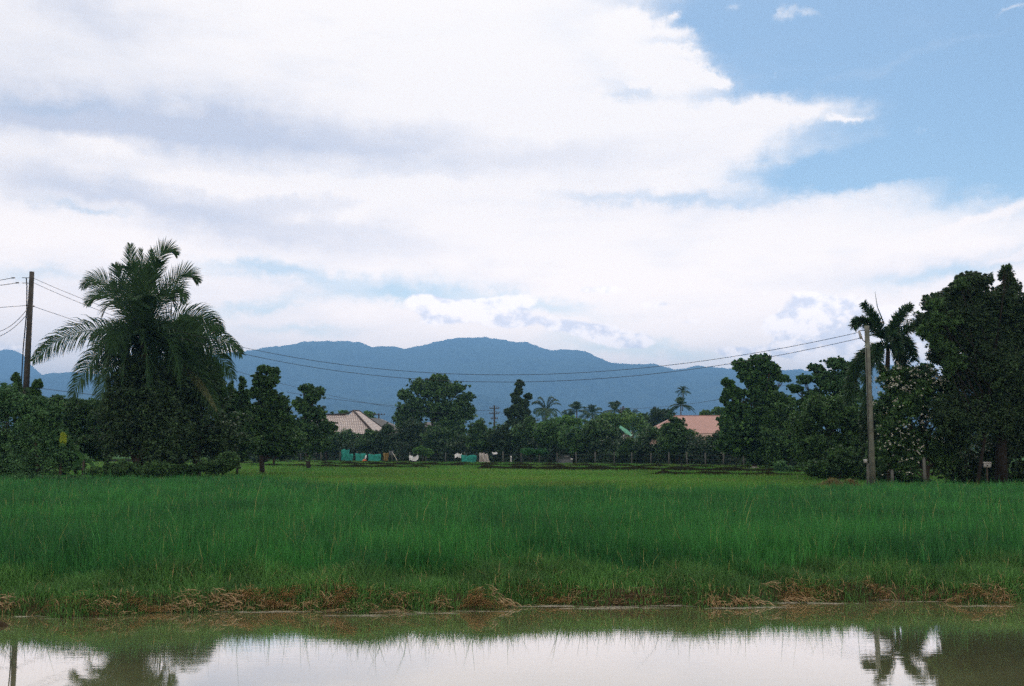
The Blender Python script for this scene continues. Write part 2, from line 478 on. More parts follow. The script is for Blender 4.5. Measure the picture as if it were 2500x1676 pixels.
xs = np.unique(np.concatenate([np.linspace(-9000, -600, 12), np.linspace(-600, -60, 16), np.linspace(-60, -14, 24), np.linspace(-14, 14, 225),
                               np.linspace(14, 60, 24), np.linspace(60, 600, 16), np.linspace(600, 9000, 12)]))
ys = np.unique(np.concatenate([np.linspace(-500, -10, 10), np.linspace(-10, 2.4, 12), np.linspace(2.4, 11, 40), np.linspace(11, 15.5, 76), np.linspace(15.5, 60, 60),
                               np.linspace(60, 400, 40), np.linspace(400, 12500, 20)]))
X, Y = np.meshgrid(xs, ys); Z = hgt(X, Y)
nx, ny = len(xs), len(ys)
idx = np.arange(nx * ny).reshape(ny, nx)
F = np.stack([idx[:-1, :-1], idx[:-1, 1:], idx[1:, 1:], idx[1:, :-1]], -1).reshape(-1, 4)
o = link('ground', mesh_np('ground', np.stack([X, Y, Z], -1).reshape(-1, 3), F, M['ground'], smooth=True)); tag(o, kind='structure')

V = np.array([(-300, 0, 0), (300, 0, 0), (300, 45, 0), (-300, 45, 0)], float)
V = np.array([(-120, 2.5, 0), (120, 2.5, 0), (120, 26, 0), (-120, 1.5 + 13, 0)], float)
o = link('canal_water', mesh_np('canal_water', V, [(0, 1, 2, 3)], M['water'])); tag(o, kind='structure')

# ------------------------------------------------------------------ hills
def fbm(x, y, sc, oct=5):
    out = np.zeros_like(x)
    fl = out.ravel(); xf = x.ravel(); yf = y.ravel()
    for i in range(len(fl)):
        fl[i] = mnoise.fractal((xf[i] / sc, yf[i] / sc, 3.3), 1.0, 2.0, oct)
    return fl.reshape(x.shape)

def hill_range(name, prof, D, depth, nxh, nyh, rough, mat, seedoff=0):
    pts = np.array([P(a, bb, D) for a, bb in prof])
    x = np.linspace(pts[0, 0], pts[-1, 0], nxh)
    zc = np.interp(x, pts[:, 0], pts[:, 2])
    s = np.linspace(-1, .6, nyh)
    Xg, Sg = np.meshgrid(x, s)
    Yg = D + Sg * depth
    fall = np.where(Sg < 0, 1 - np.abs(Sg) ** 1.05, 1 - (Sg / .6) ** 2 * .8)
    nz = fbm(Xg + seedoff, Yg * 1.3, rough * 7, 6)
    wgt = np.clip(np.abs(Sg) * 2.2, 0, 1)
    Zg = zc[None, :] * fall * (Yg / D if False else 1) + nz * rough * wgt
    fine = fbm(Xg * 1.0 + 77, Yg, 45, 3)
    Zg = Zg + fine * (9 if D < 7000 else 9)
    Zg[0, :] = -5
    idx = np.arange(nxh * nyh).reshape(nyh, nxh)
    F = np.stack([idx[:-1, :-1], idx[:-1, 1:], idx[1:, 1:], idx[1:, :-1]], -1).reshape(-1, 4)
    o = link(name, mesh_np(name, np.stack([Xg, Yg, Zg], -1).reshape(-1, 3), F, mat, smooth=True))
    return tag(o, kind='structure')

profile = [(-300, 985), (-100, 960), (60, 940), (90, 925), (130, 912), (170, 909), (215, 913), (260, 916), (330, 905), (420, 885), (500, 872), (560, 862), (600, 858), (650, 850),
           (700, 845), (730, 840), (765, 834), (800, 833), (850, 833), (880, 837), (905, 846), (930, 847), (960, 846), (990, 850), (1020, 846), (1060, 836), (1095, 827), (1140, 823), (1185, 823),
           (1222, 829), (1260, 833), (1290, 835), (1315, 846), (1345, 856), (1380, 853), (1405, 853), (1440, 863), (1465, 876), (1485, 887), (1520, 889), (1560, 890), (1600, 889), (1625, 897), (1650, 903),
           (1680, 897), (1710, 893), (1750, 897), (1800, 902), (1860, 903), (1905, 905), (1950, 903), (2010, 908), (2100, 915), (2300, 935), (2600, 960), (2850, 985)]
hill_range('hills', profile, 6000, 2300, 560, 90, 150, M['hill'])
far_prof = [(-500, 930), (-200, 900), (-60, 872), (-10, 856), (22, 850), (42, 858), (60, 880), (85, 908), (130, 935), (260, 960), (500, 1000)]
hill_range('distant_hills', far_prof, 6950, 900, 120, 40, 90, M['hill'], 999)

# ------------------------------------------------------------------ grass
def blades(x, y, z, h, wd, lean, mat, name, tint, az=None, bend=.5, curl=0):
    n = len(x)
    a = rng.uniform(0, 2 * math.pi, n) if az is None else az
    la = rng.uniform(0, 2 * math.pi, n)
    dx, dy = np.cos(a) * wd / 2, np.sin(a) * wd / 2
    lx, ly = np.cos(la) * lean * h, np.sin(la) * lean * h
    V = np.empty((n, 5, 3), np.float32)
    V[:, 0] = np.stack([x - dx, y - dy, z], -1); V[:, 1] = np.stack([x + dx, y + dy, z], -1)
    mx, my = x + lx * .35, y + ly * .35
    V[:, 2] = np.stack([mx - dx * .8, my - dy * .8, z + h * .58], -1); V[:, 3] = np.stack([mx + dx * .8, my + dy * .8, z + h * .58], -1)
    V[:, 4] = np.stack([x + lx, y + ly, z + h * np.sqrt(np.clip(1 - lean ** 2 * .5, .1, 1))], -1)
    i = np.arange(n)[:, None] * 5
    F = np.concatenate([i + np.array([[0, 1, 3]]), i + np.array([[0, 3, 2]]), i + np.array([[2, 3, 4]])], 1).reshape(-1, 3)
    return link(name, mesh_np(name, V.reshape(-1, 3), F, mat, np.repeat(tint, 5)))

def nz2(x, y, sc, seed=0.):
    return np.sin(x / sc + seed + 1.7 * np.sin(y / sc * .7 + seed)) * np.sin(y / sc * 1.1 - seed + 1.3 * np.sin(x / sc * .6))

def far_end(x):    # where the tall dark rice stops
    return np.interp(x, [-40, -14, -9, -7, -2, 6, 10, 16, 40], [58, 56, 48, 41, 39, 37, 37, 43, 46]) + .9 * np.sin(x * .9) + .5 * np.sin(x * 2.3)

# tall dense rice, grown in tufts
NT_ = 46000; per = 13
y = 13.4 * (60 / 13.4) ** rng.random(NT_); x = rng.uniform(-1, 1, NT_) * (y * .52 + 1.5)
k = (y > edge(x) + .70 + .40 * rng.random(NT_) + .22 * nz2(x, y, .5)) & (y < far_end(x) + rng.normal(0, 2.2, NT_)); x, y = x[k], y[k]
d = y - edge(x); n_t = len(x)
lump = .5 * nz2(x, y, .8, 1.) + .4 * nz2(x, y, .27, 4.)
th = (.33 + .19 * np.clip((d - .7) / 1.4, 0, 1)) * (1 + .13 * lump) * np.clip(rng.normal(1, .13, n_t), .6, 1.35) * np.clip(1.08 - (y - 20) * .008, .86, 1.08)
tt_ = rng.normal(.40, .19, n_t) + .20 * nz2(x, y, 1.6, 2.) + .12 * lump
x = np.repeat(x, per); y = np.repeat(y, per); th = np.repeat(th, per); tt_ = np.repeat(tt_, per); dd_ = np.repeat(d, per); n = len(x)
sp_ = .045 * (y / 14) ** .9
x = x + rng.normal(0, 1, n) * sp_; y = y + rng.normal(0, 1, n) * sp_
h = th * rng.uniform(.55, 1.08, n)
tall = rng.random(n) < np.where(dd_ < 2.2, .035, .014)
h = np.where(tall, h * rng.uniform(1.15, 1.75, n), h)
tn = np.clip(tt_ + rng.normal(0, .16, n), 0, .90); tn = np.where(rng.random(n) < .022, 1.0, tn)
o = blades(x, y, hgt(x, y) - .02, h, .0068 * (y / 14) ** .85 * rng.uniform(.7, 1.5, n), np.abs(rng.normal(.22, .18, n)), M['rice'], 'rice_crop', tn)
tag(o, 'tall dense dark green rice filling the near field behind the bank', 'rice', kind='stuff')

# low grass of the bank
N = 130000
x = rng.uniform(-9, 10, N); y = edge(x) - .10 + 1.35 * rng.random(N) ** 1.1
dens = .5 + .5 * nz2(x, y, .45, 7.)
k = (rng.random(N) < .35 + .65 * dens) & (hgt(x, y) > -.06); x, y = x[k], y[k]
d = y - edge(x)
h = (.10 + .17 * np.clip(d / .9, 0, 1)) * rng.uniform(.5, 1.3, len(x)) * (1 + .35 * nz2(x, y, .35, 3.))
o = blades(x, y, hgt(x, y) - .01, h, .007 * rng.uniform(.7, 1.6, len(x)), np.abs(rng.normal(.45, .3, len(x))), M['margin'], 'bank_grass', np.where(rng.random(len(x)) < np.where(d < .30, .06, .02), 1.0, np.clip(rng.normal(.48, .25, len(x)), 0, .9)))
tag(o, 'low tangled green grass along the edge of the canal', 'grass', kind='stuff')

# young bright rice beyond, out to the fence
def fence_y(x):
    return np.interp(x, [-60, -37, 12, 28, 60], [176, 152, 110, 84, 44])
bunds = []     # (slope-offset lines that run with the fence): distance fraction, x range
def bund_y(x, f): return far_end(0) + (fence_y(x) - far_end(0)) * f
BN = [(.42, 8, 24, .34), (.60, -4, 27, .44), (.64, -26, -6, .34), (.78, -22, 26, .42), (.80, -70, -28, .36), (.92, -70, 24, .36)]
N = 420000
y = 30 * (150 / 30) ** rng.random(N); x = rng.uniform(-1, 1, N) * (y * .52 + 1.5)
k = (y > far_end(x) - 3.0) & (y < fence_y(x) - .6) & ((x < 20) | (y < 75))
for f, a, bb, hh in BN:
    by = bund_y(x, f); k &= ~((x > a) & (x < bb) & (y > by - 1.15) & (y < by + .15))
x, y = x[k], y[k]
h = rng.uniform(.13, .27, len(x)) * (1 + .3 * nz2(x, y, 4., 1.))
o = blades(x, y, hgt(x, y) - .02, h, .016 * (y / 40) ** 1.0 * rng.uniform(.7, 1.5, len(x)), np.abs(rng.normal(.3, .2, len(x))), M['paddy'], 'young_rice', np.where(rng.random(len(x)) < .03, 1.0, np.clip(rng.normal(.45, .22, len(x)) + .30 * nz2(x, y, 5., 6.), 0, .9)))
tag(o, 'short bright green young rice in the paddies before the fence', 'rice', kind='stuff')

# paddy dikes
for i, (f, a, bb, hh) in enumerate(BN):
    xs_ = np.arange(a, bb, .6); mb = MB(); prev = None; V = []; Fq = []
    for j, xx in enumerate(xs_):
        yy = bund_y(xx, f) + .15 * math.sin(xx * 1.3 + i); zz = .2 + hh * (.85 + .18 * math.sin(xx * 2.1) + .1 * math.sin(xx * 5.3 + i))
        fade = min(1, (xx - a) / 2 + .1, (bb - xx) / 2 + .1); zz = .15 + (zz - .15) * max(.1, fade)
        V += [(xx, yy - .65, .05), (xx, yy - .35, zz * .9), (xx, yy + .05, zz), (xx, yy + .6, .05)]
        if j: 
            q = (j - 1) * 4
            Fq += [(q + c_, q + 4 + c_, q + 5 + c_, q + 1 + c_) for c_ in range(3)]
    o = link('dike', mesh_np('dike', V, Fq, M['mud'], smooth=True)); tag(o, kind='structure')
xx = []; yy = []; zz = []
for f, a, bb, hh in BN:
    n = int((bb - a) * 90); q = rng.uniform(a, bb, n); xx.append(q); yy.append(bund_y(q, f) + rng.uniform(-.12, .45, n)); zz.append(np.full(n, .12 + hh * .86))
xx = np.concatenate(xx); yy = np.concatenate(yy); zz = np.concatenate(zz)
o = blades(xx, yy, zz, rng.uniform(.06, .20, len(xx)), .05 * rng.uniform(.6, 1.5, len(xx)), np.abs(rng.normal(.4, .2, len(xx))), M['paddy'], 'dike_grass', np.clip(rng.normal(.2, .2, len(xx)), 0, 1))
tag(o, 'green grass growing along the tops of the low paddy dikes', 'grass', kind='stuff')

# straw lying on the bank and floating at the shore
def straw_heap(cx, cy, n, sx, sy, hz, mat, az0=None, l0=.12, l1=.32, wd=.0045, spread=.5):
    mbx = rng.normal(cx, sx, n); mby = cy + np.abs(rng.normal(0, sy, n)); base = np.maximum(hgt(mbx, mby), 0.0)
    L = rng.uniform(l0, l1, n) * (.62 if hz > .05 else 1); a = rng.uniform(0, 2 * math.pi, n) if az0 is None else rng.normal(az0, spread, n)
    ez = rng.normal(.15, .35, n) if hz > .05 else rng.normal(0, .02, n)
    z0 = base + .01 + hz * rng.random(n) * np.exp(-((mbx - cx) / (1.4 * sx)) ** 2)
    d = np.stack([np.cos(a) * np.cos(ez), np.sin(a) * np.cos(ez), np.sin(ez)], -1) * L[:, None]
    s_ = np.cross(d, np.array([0, 0, 1.0])); s_ /= np.linalg.norm(s_, axis=1)[:, None] + 1e-6
    s_ = s_ * wd / 2 * rng.uniform(.6, 1.5, n)[:, None]
    if hz > .05: s_[:, 2] += wd * .4
    p0 = np.stack([mbx, mby, z0], -1) - d / 2
    p0[:, 2] = np.maximum(p0[:, 2], .008)
    sag = np.array([0, 0, 1.0]) * (L * .12)[:, None] * (hz > .05)
    p1 = p0 + d * .5 + sag; p2 = p0 + d; p2[:, 2] = np.maximum(p2[:, 2], .006)
    V = np.stack([p0 - s_, p0 + s_, p1 + s_, p1 - s_, p2 + s_ * .5, p2 - s_ * .5], 1)
    i = np.arange(n)[:, None] * 6
    F = np.concatenate([i + np.array([[0, 1, 2, 3]]), i + np.array([[3, 2, 4, 5]])], 1).reshape(-1, 4)
    return V.reshape(-1, 3), F, np.repeat(rng.random(n), 6)

mb = MB()
def epx(px): # world x on the shore line seen at pixel px
    return (px - 1250) / 2600 * 12.8 * 1.0
for px, n, sx, sy, hz, a0 in [(40, 260, .22, .10, .16, None), (300, 260, .22, .10, .14, None), (370, 300, .25, .08, .12, 0), (470, 420, .26, .13, .22, None), (560, 300, .22, .12, .18, None),
                              (640, 480, .25, .10, .20, -.6), (700, 260, .2, .10, .16, -.5), (840, 460, .20, .12, .26, -.9), (790, 240, .18, .10, .15, None), (885, 260, .22, .1, .13, None),
                              (985, 150, .12, .08, .14, 1.0), (1075, 120, .12, .07, .12, None), (1170, 520, .17, .10, .22, -.5), (1320, 420, .25, .11, .16, .1), (1395, 160, .14, .08, .12, None),
                              (1500, 120, .2, .08, .1, None), (1620, 160, .22, .08, .1, .3), (1750, 200, .12, .08, .18, 1.3), (1810, 120, .14, .07, .1, None), (1985, 420, .22, .10, .18, -.5), (2060, 160, .14, .08, .16, 1.0),
                              (2200, 200, .25, .08, .12, None), (2320, 150, .2, .06, .1, None), (2440, 320, .2, .10, .18, .4), (2500, 240, .15, .10, .22, None)]:
    cx = epx(px); cy = float(edge(cx)) + .02
    mb.add(*straw_heap(cx, cy, int(n * (.30 + .5 * rng.random())), sx * rng.uniform(.5, 1.2), sy * .7, hz * rng.uniform(.3, .7), None, a0))
for q_ in range(32):
    cx = rng.uniform(-7, 7.4); cy = float(edge(cx)) + rng.uniform(-.04, .16)
    mb.add(*straw_heap(cx, cy, int(rng.integers(14, 60)), rng.uniform(.06, .3), .05, rng.uniform(.05, .10), None, rng.choice([0, .3, -.4, 2.9]), .08, .30, .0045, .5))
o = mb.build('dead_grass', M['straw']); tag(o, 'brown dead grass slumped over the canal bank in matted heaps', 'dead grass', kind='stuff')
mb = MB()
for px, n, dy in [(150, 14, .10), (240, 10, .12), (420, 40, .14), (520, 30, .10), (630, 50, .08), (760, 60, .10), (870, 90, .16), (960, 90, .18), (1060, 50, .10), (1180, 40, .06), (1300, 90, .18), (1370, 120, .10), (1460, 110, .10),
                  (1560, 80, .12), (1660, 90, .10), (1760, 90, .12), (1860, 70, .14), (1960, 90, .16), (2060, 70, .14), (2190, 60, .08), (2300, 50, .06), (2400, 70, .10), (2480, 50, .10)]:
    cx = epx(px); cy = float(edge(cx))
    V_, F_, T_ = straw_heap(cx + rng.normal(0, .1), cy - rng.uniform(.03, .34), int(n * .5), rng.uniform(.10, .26), dy * .5, 0, None, 0., .03, .26, .0055, .3)
    V_[:, 2] = rng.uniform(.004, .009, 1)
    mb.add(V_, F_, T_)
o = mb.build('floating_straw', M['pale_straw']); tag(o, 'pale bits of straw floating on the water along the bank', 'straw', kind='stuff')

# ------------------------------------------------------------------ trees
def leaf_cloud(centres, radii, per, leaf, mat, name, parent, up=.3, hang=0.0, tbase=.45, squash=.8, aspect=.5):
    """centres (n,3) of leaf clumps; every clump gets `per` leaves of length `leaf`"""
    n = len(centres)
    c = np.repeat(centres, per, 0); r = np.repeat(radii, per)
    g = rng.normal(0, 1, (n * per, 3)); g /= np.linalg.norm(g, axis=1)[:, None]
    g *= (rng.random(n * per) ** .45)[:, None]
    p = c + g * r[:, None] * np.array([1, 1, squash])
    d = rng.normal(0, 1, (n * per, 3)); d[:, 2] = d[:, 2] * .6 + up - hang * 2.0
    d += g * .8
    d /= np.linalg.norm(d, axis=1)[:, None]
    s = np.cross(d, rng.normal(0, 1, (n * per, 3))); s /= np.linalg.norm(s, axis=1)[:, None] + 1e-9
    L = (leaf * rng.uniform(.6, 1.35, n * per))[:, None]
    nn = np.cross(d, s)
    V = np.stack([p - d * L * .5, p + s * L * aspect * .5 + nn * L * .08, p + d * L * .5, p - s * L * aspect * .5 + nn * L * .08], 1)
    F = np.arange(n * per * 4).reshape(-1, 4)
    ct = np.repeat(rng.normal(0, .26, n), per)
    t = np.clip(tbase + ct + rng.normal(0, .2, n * per), 0, 1)
    V = V.reshape(-1, 3) - np.array(parent.location)
    return link(name, mesh_np(name, V, F, mat, np.repeat(t, 4)), parent)

def tree(name, label, cat, lobes, D, base_px, base_py=None, mat='mid', leaf=.16, dens=1.0, per=26, clump=.42, trunk_r=.12, bark='bark',
         depth=1.0, group=None, up=.3, hang=0, limbs=True, D2=None, tb=.45, edge_bias=.6, aspect=.5, flat=.0):
    """lobes: (px,py,rx,ry[,dD]) ellipsoids given by where they stand in the photograph at distance D"""
    bx = P(base_px, 1098, D)[0]; bz = float(hgt(bx, D)) - .03
    root = thing(name, (bx, D, bz), label, cat, group)
    cs = []; rs = []; tips = []
    k = D / FPX
    lob2 = []
    for lb in lobes:
        if len(lobes) < 6 and lb[2] > 60: lob2.append(lb); continue
        lob2.append((lb[0], lb[1], lb[2] * .74, lb[3] * .74))
        for q_ in range(3):
            a_ = rng.uniform(0, 6.28); f_ = rng.uniform(.42, .66)
            lob2.append((lb[0] + math.cos(a_) * lb[2] * .46, lb[1] + math.sin(a_) * lb[3] * .46, lb[2] * f_, lb[3] * f_, rng.normal(0, .25) * lb[2] * D / FPX))
    n_main = len(lobes)
    for lb in lob2:
        px, py, rx, ry = lb[:4]; dd = lb[4] if len(lb) > 4 else 0.
        DD = D + dd
        c = P(px, py, DD); kk = DD / FPX; a, bb = rx * kk, ry * kk; cc = min(a, bb * 1.2) * depth
        cr = clump * min(1.0, max(.35, min(a, bb) / 1.1))
        dens_ = dens * (1.35 if dens > 1.75 else .95)
        n = max(5, int(dens_ * 2.6 * (a * bb + a * cc + bb * cc) / (cr ** 2) * .62))
        g = rng.normal(0, 1, (n, 3)); g /= np.linalg.norm(g, axis=1)[:, None]
        rr = (edge_bias + (1 - edge_bias) * rng.random(n)) * (1 + .16 * rng.normal(0, 1, n))
        sd = rng.uniform(0, 99); nd = np.array([mnoise.noise((float(v_[0] * 2.4 + sd), float(v_[1] * 2.4), float(v_[2] * 2.4))) for v_ in g])
        rr = rr * (1 + .85 * nd)
        inner = rng.random(n) < .3
        rr = np.where(inner, rng.random(n) * .7, rr)
        q = c + g * rr[:, None] * np.array([a - cr * .5, cc, bb - cr * .5])
        q[:, 2] = np.maximum(q[:, 2], bz + .15)
        cs.append(q); rs.append(cr * rng.uniform(.65, 1.25, n)); tips.append((c, min(a, bb)))
        ns = max(4, n // 3)               # loose sprays that break the outline
        g = rng.normal(0, 1, (ns, 3)); g /= np.linalg.norm(g, axis=1)[:, None]; g[:, 2] = np.abs(g[:, 2]) * np.where(rng.random(ns) < .75, 1, -1)
        q = c + g * rng.uniform(.85, 1.30, ns)[:, None] * np.array([a, cc, bb]); q[:, 2] = np.maximum(q[:, 2], bz + .15)
        cs.append(q); rs.append(cr * rng.uniform(.22, .55, ns) - 10)
    cs = np.concatenate(cs); rs = np.concatenate(rs)
    sp = rs < 0; rs = np.where(sp, rs + 10, rs)
    k3 = rng.random(sp.sum()) < .5; cs = np.concatenate([cs[~sp], cs[sp][k3]]); rs = np.concatenate([rs[~sp], rs[sp][k3]])
    leaf_cloud(cs, rs, per, leaf, M[mat], 'crown', root, up, hang, tb, aspect=aspect)
    mb = MB()
    base = np.array([bx, D, bz])
    top = max(tips, key=lambda q: q[0][2])[0]
    top = base + (top - base) * .82
    axis = [base, base + (top - base) * .33 + rng.normal(0, trunk_r, 3) * [1, 1, 0], base + (top - base) * .68 + rng.normal(0, trunk_r, 3) * [1, 1, 0], top]
    mb.tube(axis, [trunk_r * 1.25, trunk_r * .85, trunk_r * .55, trunk_r * .15], 8)
    if limbs:
        for c, r in tips[::2]:
            h = (c[2] - base[2])
            f = np.clip(.28 + .45 * rng.random(), 0, .8) * min(1, h / max(.1, top[2] - base[2]))
            st = base + (top - base) * f
            mid = (st + c) / 2 + rng.normal(0, r * .12, 3) + np.array([0, 0, -.05 * r])
            mb.tube([st, mid, c], [trunk_r * .4, trunk_r * .25, trunk_r * .08], 6)
            for _ in range(3):
                e = c + np.clip(rng.normal(0, 1, 3), -1.1, 1.1) * r * .45
                mb.tube([mid * .4 + c * .6, (mid + c + e * 2) / 4 + rng.normal(0, .05, 3), e], [trunk_r * .2, trunk_r * .12, .006], 4, caps=False)
    mb.build('trunk', M[bark], root, smooth=True)
    return root

G_L = 'bushes and trees at the left of the field'
# --- left hedge
tree('shrub', 'tall mid green shrub at the far left edge of the field', 'shrub', [(10, 1000, 60, 60), (-20, 1080, 70, 90), (40, 1085, 60, 80), (20, 1150, 90, 50)], 57, 10, mat='bluegreen', leaf=.14, dens=1.8, trunk_r=.10, group=G_L, tb=.72)
tree('shrub', 'rounded mid green shrub right of the leaning dark pole', 'shrub', [(118, 1000, 50, 34), (62, 1000, 34, 30), (100, 1060, 60, 70), (75, 1130, 80, 55), (150, 1120, 50, 50)], 56, 100, mat='bluegreen', leaf=.14, dens=1.8, trunk_r=.10, group=G_L, tb=.66)
tree('vine_covered_sapling', 'thin vine covered sapling just left of the dark pole', 'sapling', [(38, 925, 11, 16), (42, 950, 13, 22), (45, 985, 18, 28)], 58, 42, mat='dark2', leaf=.13, dens=1.8, clump=.3, trunk_r=.06)
tree('climbing_plant', 'dark creeper bunched against the right side of the dark pole', 'climber', [(92, 940, 13, 13), (84, 965, 18, 20), (92, 990, 16, 22)], 58.6, 88, mat='mid', leaf=.14, dens=2, clump=.3, trunk_r=.05)
tree('shrub', 'dark green bush behind the yellow leaved banana', 'shrub', [(140, 985, 30, 20), (175, 1015, 45, 45), (215, 1000, 45, 28), (225, 1040, 50, 45), (180, 1075, 60, 40), (270, 985, 30, 25)], 68, 190, mat='dark2', leaf=.15, dens=2, trunk_r=.10, group=G_L)
tree('shrub', 'low dark bush between the banana and the tall coconut palm', 'shrub', [(215, 1095, 35, 28), (250, 1090, 40, 36), (290, 1080, 40, 40)], 62, 250, mat='dark2', leaf=.14, dens=1.9, trunk_r=.08, group=G_L)
# --- mass under and behind the coconut palm
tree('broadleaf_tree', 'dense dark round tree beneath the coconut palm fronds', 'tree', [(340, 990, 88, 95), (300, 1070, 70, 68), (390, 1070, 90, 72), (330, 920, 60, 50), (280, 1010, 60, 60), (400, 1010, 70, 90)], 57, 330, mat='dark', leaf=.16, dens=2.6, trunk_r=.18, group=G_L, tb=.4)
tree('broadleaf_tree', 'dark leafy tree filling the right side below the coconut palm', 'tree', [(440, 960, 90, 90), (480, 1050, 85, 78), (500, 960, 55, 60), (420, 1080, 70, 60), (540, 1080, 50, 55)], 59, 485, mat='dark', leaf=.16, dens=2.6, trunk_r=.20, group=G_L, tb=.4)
tree('broadleaf_tree', 'tall leafy tree poking out right of the palm crown', 'tree', [(452, 790, 26, 24), (468, 812, 26, 24), (430, 825, 40, 32), (455, 860, 60, 50), (505, 900, 50, 46), (430, 920, 60, 60)], 63, 440, mat='dark2', leaf=.17, dens=2.0, trunk_r=.15, group=G_L)
tree('sapling', 'thin upright leafy sapling right of the coconut palm', 'sapling', [(565, 945, 8, 22), (592, 940, 9, 22), (600, 975, 12, 26), (572, 985, 22, 26), (590, 1020, 38, 40), (565, 1075, 48, 58), (600, 1085, 44, 48), (540, 1040, 28, 60), (555, 1110, 44, 30)], 67, 580, mat='dark2', leaf=.17, dens=1.7, clump=.34, trunk_r=.07, group=G_L)
tree('broadleaf_tree', 'slender knobbly tree with a bare dark stem standing in the paddy', 'tree', [(645, 903, 18, 14), (672, 912, 16, 14), (628, 925, 18, 18), (655, 935, 30, 18), (640, 965, 32, 24), (672, 985, 34, 24), (640, 1010, 42, 30), (690, 1020, 34, 34), (650, 1055, 66, 40), (615, 1075, 44, 34), (695, 1078, 48, 36), (610, 1030, 30, 40), (650, 1095, 50, 22)],
     71, 642, mat='dark2', leaf=.17, dens=1.5, clump=.30, trunk_r=.15, group=G_L, tb=.5)
tree('broadleaf_tree', 'narrow dark tree left of the pale tiled roof', 'tree', [(752, 948, 24, 12), (768, 965, 26, 22), (740, 985, 26, 22), (762, 1010, 34, 28), (745, 1045, 40, 34), (760, 1085, 56, 36), (800, 1045, 22, 22), (725, 1050, 26, 34)], 92, 755, mat='dark2', leaf=.20, dens=1.7, clump=.36, trunk_r=.16, group=G_L)
tree('shrub', 'dark bush low behind the bare stemmed tree', 'shrub', [(640, 1090, 50, 34), (700, 1095, 50, 30)], 105, 670, mat='dark', leaf=.25, dens=1.9, clump=.5, group=G_L)

tree('shrub', 'low weedy shrub at the foot of the coconut palm', 'shrub', [(300, 1150, 60, 20), (380, 1148, 60, 24), (240, 1155, 40, 14)], 54, 330, mat='dark2', leaf=.13, dens=1.9, clump=.3, trunk_r=.04, group=G_L, tb=.45)
tree('shrub', 'low weedy shrub under the dark leafy tree right of the palm', 'shrub', [(450, 1150, 40, 20), (520, 1140, 50, 22), (560, 1125, 30, 24)], 56, 500, mat='dark2', leaf=.13, dens=1.9, clump=.3, trunk_r=.04, group=G_L, tb=.35)
tree('shrub', 'tangled low weeds at the foot of the left hedge', 'shrub', [(40, 1180, 70, 18), (120, 1178, 60, 16), (190, 1175, 50, 14)], 50, 90, mat='bluegreen', leaf=.12, dens=1.7, clump=.3, trunk_r=.04, group=G_L, tb=.5)
# --- banana plants
def banana(label, base, leaves, D):
    root = thing('banana_plant', (*P(base[0], 1098, D)[:2], .17), label, 'banana plant', 'banana plants by the left hedge')
    b0 = np.array(root.location)
    top = P(base[0], base[1] - 45, D)
    MB().tube([b0, (b0 + top) / 2, top], [.10, .08, .06], 8).build('stem', M['bark'], root, smooth=True)
    for (tx, ty, dd, yel) in leaves:
        tip = P(tx, ty, D + dd); mid = (top + tip) / 2; mid[2] = max(top[2], tip[2]) + .25 * np.linalg.norm(tip - top) * .6
        V = []; Fq = []; n = 12
        for i in range(n + 1):
            t_ = i / n; p = (1 - t_) ** 2 * top + 2 * t_ * (1 - t_) * mid + t_ ** 2 * tip
            tg = 2 * (1 - t_) * (mid - top) + 2 * t_ * (tip - mid); tg /= np.linalg.norm(tg)
            s_ = np.cross(tg, [0, .8, .6]); s_ /= np.linalg.norm(s_) + 1e-9
            wd = (.18 if yel else .15) * math.sin(math.pi * min(1, .08 + t_ * .95)) ** .6 * (1 + .12 * math.sin(i * 2.7))
            V += [p - s_ * wd - [0, 0, wd * .3], p, p + s_ * wd - [0, 0, wd * .3]]
            if i: q = (i - 1) * 3; Fq += [(q, q + 1, q + 4, q + 3), (q + 1, q + 2, q + 5, q + 4)]
        V = np.array(V) - b0
        o = link('leaf', mesh_np('leaf', V, Fq, M['banana_yellow' if yel else 'banana'], rng.uniform(.2, .8) * np.ones(len(V)), smooth=True), root)
        if yel: o['label'] = 'yellowing broad leaf'
banana('banana plant holding one bright yellow green leaf', (150, 1165), [(157, 1058, -1.2, True), (128, 1140, .3, False), (190, 1125, 0, False), (175, 1095, .4, True), (120, 1110, -.3, False), (160, 1080, .2, False)], 55.5)
banana('drooping green banana plant beside the gap of lit grass', (205, 1170), [(180, 1105, -.4, False), (225, 1130, .2, False), (238, 1160, -.3, False), (175, 1150, .3, False), (215, 1110, .1, False)], 55)

